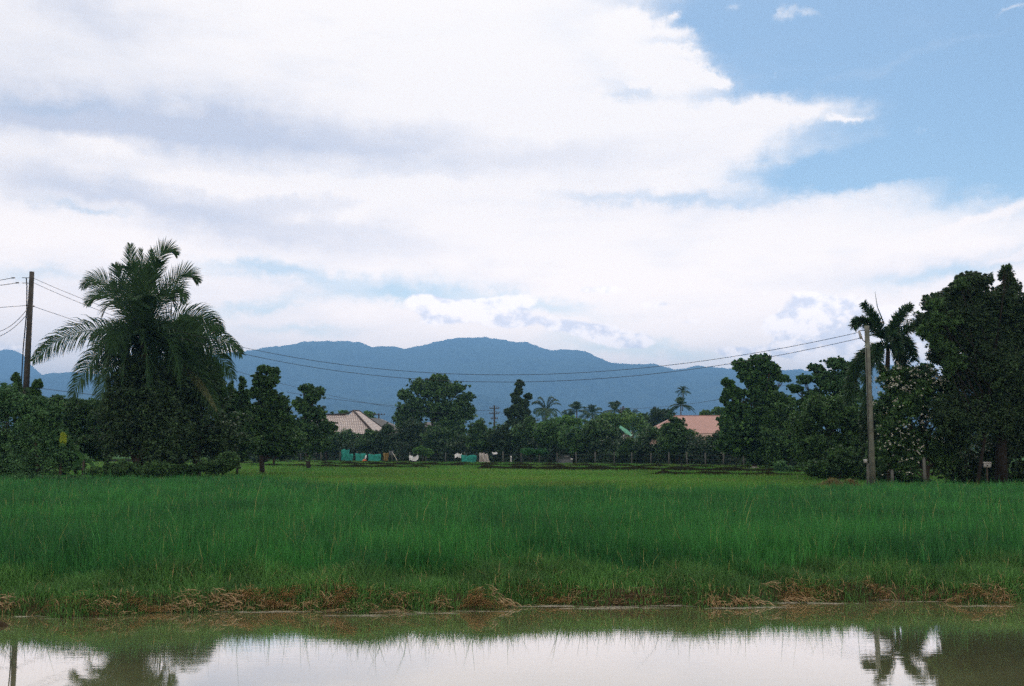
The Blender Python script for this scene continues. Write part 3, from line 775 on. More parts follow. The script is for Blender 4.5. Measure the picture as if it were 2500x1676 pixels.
# --- coconut palm
def frond(root, base, ctrl, tip, D0, dd=0, leaflet=.95, roll=70, n=70, mat='palm', name='frond', label=None, droop=.55, width=1, world=False, up=.0, thick=.035, fw=.55):
    b0 = np.array(root.location)
    if world: p0, p1, p2 = base, ctrl, tip
    else:
        p0 = P(*base, D0); p1 = P(*ctrl, D0 + dd * .55); p2 = P(*tip, D0 + dd)
    L = np.linalg.norm(p1 - p0) + np.linalg.norm(p2 - p1)
    t = (np.arange(n) + .5) / n; t = .10 + .90 * t
    t = np.concatenate([t, t])[:, None]; side = np.concatenate([np.ones(n), -np.ones(n)])[:, None]
    p = (1 - t) ** 2 * p0 + 2 * t * (1 - t) * p1 + t ** 2 * p2
    tg = 2 * (1 - t) * (p1 - p0) + 2 * t * (p2 - p1); tg /= np.linalg.norm(tg, axis=1)[:, None]
    ref = np.array([0, 1.0, 0.]) if abs((p2 - p0)[1]) < .8 * np.linalg.norm(p2 - p0) else np.array([1.0, 0, 0])
    a = np.cross(tg, ref); a /= np.linalg.norm(a, axis=1)[:, None]; bb = np.cross(tg, a)
    rl = math.radians(roll) + rng.normal(0, .12, (2 * n, 1))
    S = (np.cos(rl) * bb + np.sin(rl) * a) * side
    N_ = -np.sin(rl) * bb + np.cos(rl) * a
    N_ = np.where(N_[:, 2:3] < 0, -N_, N_)
    fwd = fw + .8 * t ** 1.5
    d1 = S + tg * fwd + N_ * .25 + rng.normal(0, .07, (2 * n, 3)); d1 /= np.linalg.norm(d1, axis=1)[:, None]
    ll = leaflet * np.clip(np.sin(np.pi * np.clip(.12 + t * .86, 0, 1)) ** .65, .25, 1) * rng.uniform(.85, 1.12, (2 * n, 1))
    d2 = d1 + np.array([0, 0, -1.0]) * droop * (.6 + .4 * rng.random((2 * n, 1))); d2 /= np.linalg.norm(d2, axis=1)[:, None]
    d3 = d2 + np.array([0, 0, -1.0]) * droop * .9; d3 /= np.linalg.norm(d3, axis=1)[:, None]
    wv = np.cross(d1, N_ + rng.normal(0, .35, (2 * n, 3))); wv /= np.linalg.norm(wv, axis=1)[:, None] + 1e-9
    wv = wv * .026 * width
    q1 = p + d1 * ll * .4; q2 = q1 + d2 * ll * .35; q3 = q2 + d3 * ll * .25
    V = np.stack([p - wv * .6, p + wv * .6, q1 + wv, q1 - wv, q2 + wv * .7, q2 - wv * .7, q3 + wv * .1, q3 - wv * .1], 1).reshape(-1, 3)
    i = np.arange(2 * n)[:, None] * 8
    F = np.concatenate([i + np.array([[0, 1, 2, 3]]), i + np.array([[3, 2, 4, 5]]), i + np.array([[5, 4, 6, 7]])], 1).reshape(-1, 4)
    mb = MB(); mb.add(V, F, np.repeat(np.clip(rng.normal(.45, .25, 2 * n), 0, 1), 8))
    tt = np.linspace(0, 1, 12)[:, None]
    pp = (1 - tt) ** 2 * p0 + 2 * tt * (1 - tt) * p1 + tt ** 2 * p2
    mb.tube(list(pp), list(np.linspace(thick, .006, 12)), 5, caps=False, tint=.9)
    o = mb.build(name, M[mat], root)
    if label: o['label'] = label
    return o

DP = 58
root = thing('coconut_palm', (*P(343, 1098, DP)[:2], .17), 'tall coconut palm with a tangled spreading crown left in the field', 'palm tree')
b0 = np.array(root.location); c0 = P(352, 838, DP)
MB().tube([b0, b0 * .7 + c0 * .3 + [-.1, 0, 0], b0 * .3 + c0 * .7 + [-.05, 0, 0], c0, c0 + [0, 0, .6]], [.26, .18, .17, .2, .12], 12).build('trunk', M['palm_bark'], root, smooth=True)
B = (352, 832)
fl = [  # tip, ctrl, depth, roll, label
    ((318, 598), (322, 690), .4, 70), ((345, 610), (345, 700), -.5, 20), ((372, 612), (362, 700), .6, 100), ((432, 622), (372, 560), .2, 80), ((392, 640), (375, 650), -1.2, 40),
    ((281, 648), (305, 700), -.5, 60), ((300, 690), (318, 720), 1.5, 20), ((200, 702), (262, 630), .6, 85), ((212, 745), (262, 660), -.8, 80), ((250, 775), (275, 690), 1.4, 30),
    ((484, 690), (436, 610), .4, 85), ((452, 742), (432, 640), -.9, 80), ((428, 750), (400, 650), 1.2, 40), ((541, 812), (478, 725), .4, 85), ((590, 866), (500, 778), -.3, 80),
    ((570, 925), (510, 795), .7, 75), ((80, 882), (175, 770), .2, 88), ((172, 980), (235, 812), -.5, 85), ((222, 822), (285, 790), 2.6, 60), ((532, 1010), (470, 860), -.6, 80),
    ((548, 965), (500, 860), .8, 70), ((240, 1000), (262, 850), -1.2, 70), ((345, 700), (350, 740), 3.0, 0), ((330, 730), (345, 690), -3.2, 0), ((385, 730), (372, 700), -2.8, 10),
    ((360, 940), (355, 800), -3.6, 10), ((440, 940), (420, 780), -3.0, 40), ((300, 930), (310, 790), -3.2, 30), ((420, 860), (400, 760), 3.8, 40), ((285, 850), (305, 760), 3.6, 40),
    ((480, 890), (440, 780), 2.2, 60), ((330, 640), (338, 710), 1.6, 50), ((360, 650), (356, 720), -1.9, 90), ((270, 860), (290, 770), -2.6, 60)]
for q in range(4):
    tx = rng.uniform(255, 450); fl.append(((tx, rng.uniform(640, 800)), ((tx + 352) / 2 + rng.uniform(-12, 12), rng.uniform(650, 730)), rng.choice([-1, 1]) * rng.uniform(.8, 3.2), rng.uniform(0, 90)))
for q in range(14):
    tx = rng.uniform(220, 500); fl.append(((tx, rng.uniform(880, 960)), ((tx + 352) / 2, rng.uniform(760, 800)), rng.choice([-1, 1]) * rng.uniform(.8, 3.4), rng.uniform(20, 90)))
fl = [f + ((),) for f in fl]
for j, (tip, ctrl, dd, roll, _) in enumerate(fl):
    erect = tip[1] < 700
    old = j in (19, 20, 21)
    frond(root, (B[0] + rng.uniform(-7, 7), B[1] + rng.uniform(-14, 8)), ctrl, tip, DP, dd, leaflet=(1.3 if tip[1] > 790 else 1.05) if not erect else 1.0, roll=roll, n=90 if tip[1] > 780 else 62, width=1.05 if tip[1] > 780 else .9, fw=.55 if tip[1] > 780 else .95,
          droop=.12 if erect else (.35 if tip[1] < 790 else .65), mat='palm')
frond(root, (355, 838), (352, 850), (362, 905), DP, -2.2, leaflet=.6, roll=20, n=40, mat='palm_fade', label='short yellowed frond facing the camera', droop=.3)
frond(root, (440, 900), (490, 920), (530, 1005), DP, -1.6, leaflet=.4, roll=80, n=50, mat='palm_fade', label='browning lower frond', droop=.7)
o = MB()
for q in range(9):
    a_ = q * .7; o.tube([c0 + [.28 * math.cos(a_), .28 * math.sin(a_), -.25 - .05 * (q % 3)], c0 + [.3 * math.cos(a_), .3 * math.sin(a_), -.38 - .05 * (q % 3)], c0 + [.3 * math.cos(a_), .3 * math.sin(a_), -.5 - .05 * (q % 3)]], [.05, .12, .04], 8)
o.build('coconut_cluster', M['palm'], root, smooth=True)

# --- foxtail palm beside the right hand pole
def fox_frond(root, base, ctrl, tip, D0, dd, n=430, ll=.34, dense=1.0):
    b0 = np.array(root.location)
    p0 = P(*base, D0); p1 = P(*ctrl, D0 + dd * .5); p2 = P(*tip, D0 + dd)
    t = np.sort(.16 + .84 * rng.random(n))[:, None]
    p = (1 - t) ** 2 * p0 + 2 * t * (1 - t) * p1 + t ** 2 * p2
    tg = 2 * (1 - t) * (p1 - p0) + 2 * t * (p2 - p1); tg /= np.linalg.norm(tg, axis=1)[:, None]
    g = rng.normal(0, 1, (n, 3)); g -= tg * (g * tg).sum(1)[:, None]; g /= np.linalg.norm(g, axis=1)[:, None]
    d = g + tg * .75; d /= np.linalg.norm(d, axis=1)[:, None]
    L = ll * rng.uniform(.7, 1.15, (n, 1)) * (1 - .35 * t ** 3)
    wv = np.cross(d, rng.normal(0, 1, (n, 3))); wv /= np.linalg.norm(wv, axis=1)[:, None]; wv *= .022
    m_ = p + d * L * .55; e = m_ + (d + np.array([0, 0, -.35])) * L * .45
    V = np.stack([p - wv * .5, p + wv * .5, m_ + wv, m_ - wv, e + wv * .15, e - wv * .15], 1).reshape(-1, 3)
    i = np.arange(n)[:, None] * 6
    F = np.concatenate([i + np.array([[0, 1, 2, 3]]), i + np.array([[3, 2, 4, 5]])], 1).reshape(-1, 4)
    mb = MB(); mb.add(V, F, np.repeat(np.clip(rng.normal(.45, .25, n), 0, 1), 6))
    tt = np.linspace(0, 1, 10)[:, None]; pp = (1 - tt) ** 2 * p0 + 2 * tt * (1 - tt) * p1 + tt ** 2 * p2
    mb.tube(list(pp), list(np.linspace(.03, .006, 10)), 5, caps=False)
    return mb.build('frond', M['foxtail'], root)
DF = 50
root = thing('foxtail_palm', (*P(2170, 1098, DF)[:2], .17), 'foxtail palm with bushy plume fronds behind the right hand pole', 'palm tree')
b0 = np.array(root.location); c0 = P(2168, 858, DF)
MB().tube([b0, b0 * .5 + c0 * .5, P(2166, 930, DF), c0], [.15, .13, .12, .10], 10).build('trunk', M['dark_conc'] if False else M['bark'], root, smooth=True)
MB().tube([c0, P(2160, 800, DF)], [.09, .03], 8).build('crown_shaft', M['foxtail'], root)
MB().tube([P(2158, 790, DF), P(2142, 750, DF), P(2136, 712, DF)], [.03, .02, .006], 6).build('spear_leaf', M['foxtail'], root)
Bf = (2164, 850)
for tip, ctrl, dd, n in [((2110, 742), (2146, 785), .2, 620), ((2084, 795), (2110, 755), -.5, 560), ((2222, 748), (2182, 770), .2, 620), ((2268, 812), (2230, 765), .2, 640), ((2232, 880), (2215, 800), -.4, 560),
                         ((2070, 985), (2075, 845), .1, 980), ((2115, 1010), (2100, 850), -.9, 760), ((2215, 930), (2210, 830), .9, 560), ((2150, 900), (2130, 830), -1.6, 460), ((2195, 860), (2185, 790), -1.5, 520), ((2185, 800), (2170, 800), 1.6, 480), ((2200, 900), (2195, 830), 1.2, 500), ((2085, 930), (2100, 840), 1.0, 600)]:
    fox_frond(root, Bf, ctrl, tip, DF, dd, n=int(n * 1.1), ll=.46)

# --- trees on the right
G_R = 'trees at the right edge of the field'
big = tree('broadleaf_tree', 'huge dark tree with drooping fine foliage at the far right', 'tree',
     [(2385, 690, 45, 30), (2345, 730, 60, 40), (2440, 740, 70, 48), (2458, 676, 20, 20), (2470, 705, 28, 26), (2300, 745, 45, 36), (2280, 800, 50, 42), (2370, 800, 90, 66), (2480, 790, 70, 80), (2310, 855, 40, 44), (2400, 890, 100, 90), (2340, 900, 40, 40),
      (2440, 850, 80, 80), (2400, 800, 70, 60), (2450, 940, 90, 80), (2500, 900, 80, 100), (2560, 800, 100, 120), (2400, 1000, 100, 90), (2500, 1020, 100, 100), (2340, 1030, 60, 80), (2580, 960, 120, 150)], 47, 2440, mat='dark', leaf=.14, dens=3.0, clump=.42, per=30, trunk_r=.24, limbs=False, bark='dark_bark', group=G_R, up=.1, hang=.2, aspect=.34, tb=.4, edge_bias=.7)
tree('drooping_tree', 'fine leaved branch tree reaching left from the huge dark tree', 'tree',
     [(2285, 745, 26, 22), (2262, 810, 30, 24), (2290, 840, 34, 30), (2330, 880, 36, 40), (2300, 790, 40, 40), (2345, 690, 22, 16), (2460, 655, 10, 12)], 46, 2380, mat='dark2', leaf=.14, dens=1.0, clump=.30, per=20, trunk_r=.07, group=G_R, up=0, hang=.45, aspect=.26, bark='dark_bark')
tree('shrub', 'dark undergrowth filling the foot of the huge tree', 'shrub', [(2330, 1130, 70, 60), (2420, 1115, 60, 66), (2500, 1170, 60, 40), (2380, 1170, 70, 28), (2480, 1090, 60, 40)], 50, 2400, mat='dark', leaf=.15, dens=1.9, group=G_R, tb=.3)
ft = tree('flowering_tree', 'spreading dark tree dotted with white blossoms', 'tree',
     [(2190, 930, 60, 34), (2250, 925, 60, 40), (2310, 950, 50, 44), (2170, 990, 50, 50), (2240, 1000, 80, 60), (2310, 1020, 50, 60), (2180, 1060, 54, 54), (2250, 1080, 70, 60), (2310, 1100, 50, 60), (2150, 1120, 40, 50), (2210, 1140, 56, 44)],
     48.5, 2257, mat='dark2', leaf=.15, dens=1.6, trunk_r=.12, group=G_R, tb=.4)
fx = []; fr2 = []
while len(fx) < 330:
    a_, b_ = rng.uniform(2130, 2350), rng.uniform(888, 1180)
    wgt = (1.0 if b_ < 960 else .5 if b_ < 1100 else .2) * (1.0 if a_ < 2300 else .5)
    if rng.random() > wgt: continue
    c_ = P(a_, b_, 46.9 + rng.uniform(0, .8) + .0001 * (a_ - 2240) ** 2)
    for q_ in range(int(rng.choice([1, 1, 2, 3, 5, 8], p=[.3, .2, .2, .12, .1, .08]))):
        fx.append(c_ + rng.normal(0, .11, 3)); fr2.append(rng.uniform(.015, .07))
leaf_cloud(np.array(fx), np.array(fr2), 6, .062, M['flower'], 'blossoms', ft, up=.3, aspect=.8, tbase=.5)
tree('broadleaf_tree', 'airy light branched tree left of the foxtail palm', 'tree',
     [(1990, 870 + 30, 20, 12), (2040, 890, 34, 16), (2075, 905, 34, 22), (1965, 925, 28, 14), (2020, 930, 46, 26), (1945, 950, 22, 12), (1985, 965, 40, 22), (2060, 960, 50, 40), (1965, 990, 30, 16)], 62, 2010, mat='bluegreen', leaf=.15, dens=1.1, clump=.28, trunk_r=.13, group=G_R)
tree('broadleaf_tree', 'dense green tree left of the right hand pole', 'tree',
     [(2010, 1010, 60, 50), (2070, 1010, 60, 60), (1960, 1050, 50, 50), (2030, 1080, 70, 50), (2090, 1090, 50, 60), (1990, 1120, 60, 40)], 60, 2050, mat='dark2', leaf=.16, dens=1.9, trunk_r=.16, group=G_R, tb=.5)
tree('shrub', 'dark bush at the foot of the trees above the dry mounds', 'shrub', [(2060, 1130, 50, 40), (1995, 1142, 40, 24), (2100, 1140, 40, 44), (2030, 1158, 40, 18)], 57, 2050, mat='dark2', leaf=.15, dens=2, group=G_R)
tree('shrub', 'dark bushes between the concrete post and the blossoms', 'shrub', [(2160, 1170, 40, 24), (2230, 1180, 50, 20), (2200, 1100, 50, 80), (2130, 1060, 30, 90)], 53, 2190, mat='dark', leaf=.15, dens=2, group=G_R, tb=.3)
tree('shrub', 'small bluish green shrub at the corner of the paddy', 'shrub', [(1905, 1138, 20, 14), (1925, 1148, 16, 10)], 74, 1910, mat='bluegreen', leaf=.16, dens=1.8, clump=.3, trunk_r=.04, group=G_R, tb=.7)
tree('shrub', 'low bluish green shrub right of the paddy corner', 'shrub', [(1975, 1142, 22, 16)], 66, 1975, mat='bluegreen', leaf=.16, dens=1.5, clump=.3, trunk_r=.04, group=G_R)
tree('broadleaf_tree', 'tall clumpy broadleaf tree standing before the pink roof', 'tree',
     [(1862, 878, 28, 16), (1815, 892, 26, 18), (1875, 905, 32, 22), (1838, 915, 40, 22), (1855, 935, 36, 22), (1775, 935, 14, 12), (1785, 955, 22, 16), (1905, 925, 22, 10), (1800, 962, 20, 16), (1885, 955, 14, 12),
      (1850, 970, 32, 30), (1768, 975, 12, 10), (1795, 995, 34, 24), (1840, 1010, 40, 34), (1885, 990, 36, 26), (1790, 1035, 34, 34), (1830, 1060, 56, 48), (1790, 1090, 48, 34), (1870, 1050, 44, 50), (1850, 1110, 60, 26)], 82, 1840, mat='mid', leaf=.26, dens=1.6, clump=.34, per=18, trunk_r=.16, group=G_R, aspect=.7, tb=.25)
tree('broadleaf_tree', 'medium dark tree right of the clumpy tree', 'tree', [(1900, 975, 26, 20), (1925, 985, 20, 18), (1905, 1015, 44, 36), (1945, 1030, 40, 36), (1900, 1065, 50, 40), (1950, 1090, 50, 40), (1900, 1115, 40, 26)], 80, 1925, mat='dark2', leaf=.2, dens=1.8, clump=.42, trunk_r=.13, group=G_R, tb=.55)

# --- garden and orchard trees behind the fence
G_O = 'orchard trees behind the fence'
def Dbase(px): return float(np.interp(px, [560, 1300, 1960], [150, 119, 88]))
orch = [
 (560, 1058, 48, 40, 'dark2', 'orchard tree glimpsed behind the thin leafy sapling'),
 (650, 1050, 50, 38, 'dark', 'dark orchard tree directly behind the bare stemmed tree'),
 (748, 1062, 46, 40, 'dark2', 'orchard tree directly behind the narrow dark tree'),
 (600, 1065, 44, 34, 'dark', 'dark orchard tree partly hidden behind the bare stemmed tree'),
 (700, 1070, 40, 36, 'dark', 'dark orchard tree low behind the narrow dark tree'),
 (800, 1078, 36, 30, 'dark2', 'round orchard tree below the left end of the pale tiled roof'),
 (850, 1076, 40, 32, 'dark2', 'round orchard tree above the tall teal tarp'),
 (905, 1078, 36, 30, 'dark2', 'round orchard tree under the hip of the pale tiled roof'),
 (955, 1070, 38, 34, 'dark', 'dark orchard tree above the leaning white stick'),
 (1005, 1062, 44, 42, 'dark', 'large dark orchard tree left of the round topped tree trunk'),
 (1065, 1072, 42, 36, 'dark2', 'orchard tree with lighter leaves below the round topped tree'),
 (1120, 1074, 40, 36, 'dark2', 'orchard tree above the teal tarp beside white sacks'),
 (1180, 1062, 46, 42, 'dark2', 'broad orchard tree above the two white sacks'),
 (1235, 1070, 42, 38, 'dark', 'dark orchard tree below the slim column tree'),
 (1285, 1062, 42, 44, 'dark2', 'orchard tree right of the slim column tree'),
 (1345, 1062, 46, 42, 'mid', 'lighter green orchard tree behind the grey cover'),
 (1400, 1075, 40, 34, 'mid', 'orchard tree right above the grey cover'),
 (1462, 1062, 52, 42, 'dark2', 'orchard tree left below the green roof'),
 (1540, 1095, 44, 26, 'dark2', 'low orchard tree directly below the green roof'),
 (1595, 1074, 46, 34, 'dark2', 'orchard tree left of the pink roof'),
 (1655, 1072, 48, 42, 'dark2', 'peaked orchard tree rising in front of the pink roof'),
 (1715, 1100, 46, 24, 'dark', 'low dark orchard tree under the pink roof'),
 (1765, 1085, 42, 36, 'dark', 'dark orchard tree right of the pink roof opening'),
]
for (px, py, rx, ry, mt, lab) in orch:
    D_ = Dbase(px) + 3.5 + rng.uniform(0, 3)
    lbs = [(px, py, rx, ry), (px - rx * .45, py + ry * .1, rx * .6, ry * .8), (px + rx * .5, py + ry * .15, rx * .6, ry * .75), (px + rng.uniform(-8, 8), py - ry * .45, rx * .55, ry * .55), (px, py + ry * .5, rx * .9, ry * .6)]
    if 'peaked' in lab: lbs += [(1652, 1030, 22, 14), (1640, 1042, 24, 12)]
    tree('orchard_tree', lab, 'tree', lbs, D_, px, mat=mt, leaf=.26, dens=1.25, clump=.55, per=26, trunk_r=.13, group=G_O, tb=.42, limbs=False)
tree('broadleaf_tree', 'big round topped tree rising above the orchard', 'tree',
     [(1065, 930, 36, 16), (1030, 945, 36, 20), (1105, 950, 36, 20), (990, 965, 22, 16), (1140, 972, 24, 16), (1065, 965, 60, 30), (1005, 990, 42, 24), (1120, 995, 44, 26), (1145, 1010, 20, 18), (985, 1012, 24, 18), (1060, 1005, 70, 34), (1000, 1030, 40, 30), (1110, 1030, 50, 30)],
     145, 1060, mat='dark2', leaf=.30, dens=1.4, clump=.55, trunk_r=.35, group=G_O, tb=.55, aspect=.6)
tree('broadleaf_tree', 'slim column shaped tree with a knob at the top', 'tree',
     [(1267, 940, 11, 11), (1265, 957, 9, 12), (1290, 968, 10, 8), (1256, 966, 8, 8), (1266, 982, 18, 16), (1284, 985, 10, 10), (1262, 1005, 26, 18), (1244, 1010, 14, 12), (1286, 1010, 10, 14), (1265, 1030, 32, 18), (1290, 1040, 26, 16)],
     136, 1266, mat='dark', leaf=.30, dens=1.9, clump=.5, trunk_r=.2, group=G_O, tb=.5)
tree('broadleaf_tree', 'yellowish green tree left of the power pole above the orchard', 'tree', [(1360, 1030, 40, 18), (1395, 1035, 34, 16), (1345, 1050, 44, 22)], 140, 1370, mat='mid', leaf=.32, dens=1.4, clump=.6, trunk_r=.2, group=G_O, tb=.8)
tree('broadleaf_tree', 'bright lime green tree behind the orchard left of the green roof', 'tree', [(1490, 1025, 40, 20), (1460, 1040, 44, 20), (1530, 1022, 30, 20), (1450, 1060, 50, 18)], 150, 1490, mat='lime', leaf=.32, dens=1.5, clump=.6, trunk_r=.22, group=G_O)
tree('broadleaf_tree', 'lime green tree behind the green roof', 'tree', [(1530, 1020, 26, 18), (1555, 1035, 26, 22), (1510, 1045, 30, 20)], 158, 1540, mat='lime', leaf=.32, dens=1.4, clump=.6, trunk_r=.22, group=G_O, tb=.3)
tree('broadleaf_tree', 'dark rounded tree left of the pink roof', 'tree', [(1605, 1020, 32, 22), (1635, 1018, 26, 20), (1590, 1040, 26, 20), (1650, 1035, 20, 18)], 175, 1615, mat='dark', leaf=.34, dens=1.7, clump=.7, trunk_r=.25, group=G_O)
tree('broadleaf_tree', 'dark tree in the gap left of the rounded tree', 'tree', [(1570, 1020, 16, 14), (1575, 1045, 24, 20)], 182, 1572, mat='dark2', leaf=.34, dens=1.5, clump=.6, trunk_r=.2, group=G_O)
tree('broadleaf_tree', 'light green tree behind the ridge of the pink roof', 'tree', [(1725, 1010, 18, 10), (1755, 1005, 26, 12), (1740, 1025, 40, 14)], 150, 1745, mat='lime', leaf=.32, dens=1.5, clump=.5, trunk_r=.2, group=G_O, tb=.3)
tree('broadleaf_tree', 'small light green tree behind the left ridge of the pale roof', 'tree', [(838, 1010, 16, 8), (838, 1026, 20, 14)], 185, 838, mat='mid', leaf=.30, dens=1.5, clump=.5, trunk_r=.15, group=G_O, tb=.8)
tree('broadleaf_tree', 'small light green tree behind the right slope of the pale roof', 'tree', [(900, 1012, 14, 9), (905, 1028, 16, 14)], 186, 902, mat='mid', leaf=.30, dens=1.5, clump=.5, trunk_r=.15, group=G_O, tb=.8)
tree('shrub', 'bright green shrub hanging over the fence left of the grey cover', 'shrub', [(1290, 1103, 20, 7), (1315, 1105, 18, 8)], 118, 1300, mat='bright', leaf=.26, dens=1.9, clump=.4, trunk_r=.05, group=G_O)
tree('shrub', 'brighter green bush beside the thrown white plastic', 'shrub', [(1025, 1100, 18, 10), (1045, 1108, 14, 10)], 124, 1035, mat='mid', leaf=.26, dens=1.8, clump=.4, trunk_r=.05, group=G_O, tb=.7)
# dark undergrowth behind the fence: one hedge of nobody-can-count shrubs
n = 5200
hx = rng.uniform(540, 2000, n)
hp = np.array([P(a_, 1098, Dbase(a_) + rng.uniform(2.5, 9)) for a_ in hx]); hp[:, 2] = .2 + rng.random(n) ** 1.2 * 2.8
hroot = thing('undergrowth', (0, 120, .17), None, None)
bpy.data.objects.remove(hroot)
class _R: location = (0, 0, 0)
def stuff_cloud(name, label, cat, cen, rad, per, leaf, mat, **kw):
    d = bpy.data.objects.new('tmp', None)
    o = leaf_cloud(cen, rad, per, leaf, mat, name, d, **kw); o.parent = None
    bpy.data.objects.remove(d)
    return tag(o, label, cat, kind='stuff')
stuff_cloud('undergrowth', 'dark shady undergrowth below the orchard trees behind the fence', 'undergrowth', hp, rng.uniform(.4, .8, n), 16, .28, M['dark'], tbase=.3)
n = 4200
hx = rng.uniform(-300, 2800, n); D_ = rng.uniform(235, 330, n)
hp = np.array([P(a_, 1098, dd_) for a_, dd_ in zip(hx, D_)]); 
hp[:, 2] = rng.random(n) ** .8 * (5.8 + 1.8 * np.sin(hx * .021) + 1.2 * np.sin(hx * .067 + 1))
stuff_cloud('distant_wood', 'far belt of trees beyond the houses at the foot of the hills', 'woodland', hp, rng.uniform(.9, 1.9, n), 18, .75, M['dark2'], tbase=.5)

# --- distant coconut palms, all from one prototype
def small_palm(label, loc, h, s=1.0, proto=None, rot=0.0, scale=1.0):
    root = thing('coconut_palm', loc, label, 'palm tree', 'distant coconut palms above the orchard')
    if proto is None:
        L = Vector(loc); top = np.array([loc[0] + .3, loc[1], loc[2] + h])
        MB().tube([np.array(loc), (np.array(loc) + top) / 2 + [.2, 0, 0], top], [.24, .18, .16], 8).build('trunk', M['palm_bark'], root, smooth=True)
        for q in range(20):
            a_ = q * 2.4; e_ = [1.2, .75, .3, -.1][q % 4] + rng.normal(0, .1)
            d = np.array([math.cos(a_) * math.cos(e_), math.sin(a_) * math.cos(e_), math.sin(e_)])
            Lf = 4.2
            p1 = top + d * Lf * .55 + [0, 0, .35]; p2 = top + d * Lf * .95 + np.array([0, 0, -1.5 - .4 * math.cos(e_)])
            frond(root, top, p1, p2, 0, leaflet=1.1, roll=0, n=26, world=True, width=2.2, droop=.8, thick=.05)
    else:
        for ch in list(proto.children):
            c = ch.copy(); COL.objects.link(c); c.parent = root
        root.rotation_euler = (0, 0, rot); root.scale = (scale,) * 3
    return root
pr = None
for i, (px, ty, D_, sc_, lab) in enumerate([
    (1330, 1000, 190, .85, 'distant coconut palm left of the small power pole, fullest of the row'),
    (1408, 1003, 215, .8, 'distant coconut palm with a narrow crown above the yellowish tree'),
    (1388, 1020, 230, .7, 'short distant coconut palm tucked left of the narrow crowned one'),
    (1449, 1010, 225, .8, 'distant coconut palm half hidden by the lime green tree'),
    (1500, 1003, 210, .8, 'distant coconut palm left of the slender double armed pole'),
    (1542, 1020, 235, .8, 'small distant coconut palm right of the slender double armed pole'),
    (1664, 990, 170, .58, 'distant coconut palm directly behind the left ridge of the pink roof')]):
    topz = P(px, ty, D_)[2]; h0 = 9.0
    if pr is None:
        pr = small_palm(lab, (P(px, 1098, D_)[0], D_, topz - h0 - .2), h0); first = pr
    else:
        small_palm(lab, (P(px, 1098, D_)[0], D_, topz - (h0 + .2) * sc_), h0, proto=first, rot=i * 1.3, scale=sc_)
# second, smaller palm crown on top of the pink roof palm is its own tree
small_palm('young coconut palm crown just above the palm behind the pink roof', (P(1668, 1098, 176)[0], 176, P(1668, 955, 176)[2] - 9.2 * .36 ), 9, proto=first, rot=.4, scale=.36)

# ------------------------------------------------------------------ poles
def pole(label, base, top, r0, r1, mat, name='utility_pole'):
    root = thing(name, base, label, 'power pole')
    MB().tube([np.array(base), (np.array(base) + top) / 2, top], [r0, (r0 + r1) / 2, r1], 12).build('post', mat, root, smooth=True)
    return root
DL = 60
tp = P(78, 664, DL); bs = np.array([P(56, 1098, DL)[0], DL, .1])
lp = pole('dark weathered pole leaning slightly above the left bushes', tuple(bs), tp, .20, .13, M['dark_conc'])
mb = MB()
for (py, L_) in [(679, -.1), (692, -.1)]:
    p = P(72, py, DL); mb.tube([p + [-.42, 0, .01], p + [.14, 0, 0]], .02, 6)
mb.build('cross_bolt', M['dark_conc'], lp)
for (px, py) in [(32, 679), (42, 691), (67, 746), (80, 748)]:
    p = P(px, py, DL); MB().tube([p + [-.09, 0, 0], p + [-.04, 0, 0], p, p + [.05, 0, 0], p + [.1, 0, 0]], [.03, .045, .03, .045, .03], 8).build('insulator', M['ceramic'], lp)
MB().tube([P(68, 680, DL) + [0, -.2, 0], P(70, 700, DL) + [0, -.22, 0], P(70, 760, DL) + [0, -.24, 0], P(62, 850, DL) + [0, -.26, 0], P(56, 960, DL) + [0, -.26, 0]], .035, 6).build('cable', M['wire'], lp)
DR = 46.5
tp2 = P(2116, 796, DR); bs2 = np.array([P(2128, 1098, DR)[0], DR, .1])
rp = pole('grey weathered concrete pole standing in front of the foxtail palm', tuple(bs2), tp2, .135, .105, M['concrete'])
MB().tube([P(2119, 1196, DR - .35), P(2119, 1132, DR - .35)], .06, 8).build('conduit', M['post'], rp)
MB().tube([P(2119, 1132, DR - .35), P(2121, 1060, DR - .3), P(2118, 950, DR - .25), P(2115, 850, DR - .2)], .018, 6).build('cable', M['wire'], rp)
MB().box((-.065, -.06, -.08), (.065, .06, .08), c=P(2113, 1126, DR - .38)).build('meter_box', M['white_paint'], rp)
mb = MB(); mb.tube([P(2097, 808, DR - .1), P(2103, 828, DR - .1)], [.05, .07], 8); mb.build('cable_splice', M['metal'], rp)
mb = MB(); mb.tube([P(2103, 826, DR - .1), P(2114, 838, DR)], .02, 6); mb.tube([P(2097, 808, DR - .1), P(2116, 806, DR)], .02, 6); mb.build('bracket', M['dark_conc'], rp)

def small_pole(label, px, top, D_, arms, group):
    t_ = P(px, top, D_); base = (t_[0], D_, .1)
    r = pole(label, base, t_, .17, .12, M['dark_conc']); r['group'] = group
    for (dz, L_) in arms:
        mb = MB(); mb.box((-L_, -.06, -.05), (L_, .06, .05), c=t_ + np.array([0, -.18, -dz]))
        a_ = mb.build('cross_arm', M['dark_conc'], r)
        for s_ in (-1, -.5, .5, 1):
            q = t_ + np.array([s_ * L_ * .92, -.18, -dz + .05]); ins = MB().tube([q, q + [0, 0, .12], q + [0, 0, .25]], [.04, .07, .03], 6)
            V0 = ins.build('insulator', M['ceramic'], None); V0.parent = a_
            V0.location = tuple(-np.array(r.location)); 
    return r
GP = 'small power poles beyond the orchard'
small_pole('distant power pole with stacked arms left of the slim column tree', 1207, 990, 165, [(.5, .75), (1.3, .75), (2.1, .55)], GP)
small_pole('distant power pole just left of the fullest palm', 1306, 1024, 190, [(.3, .8)], GP)
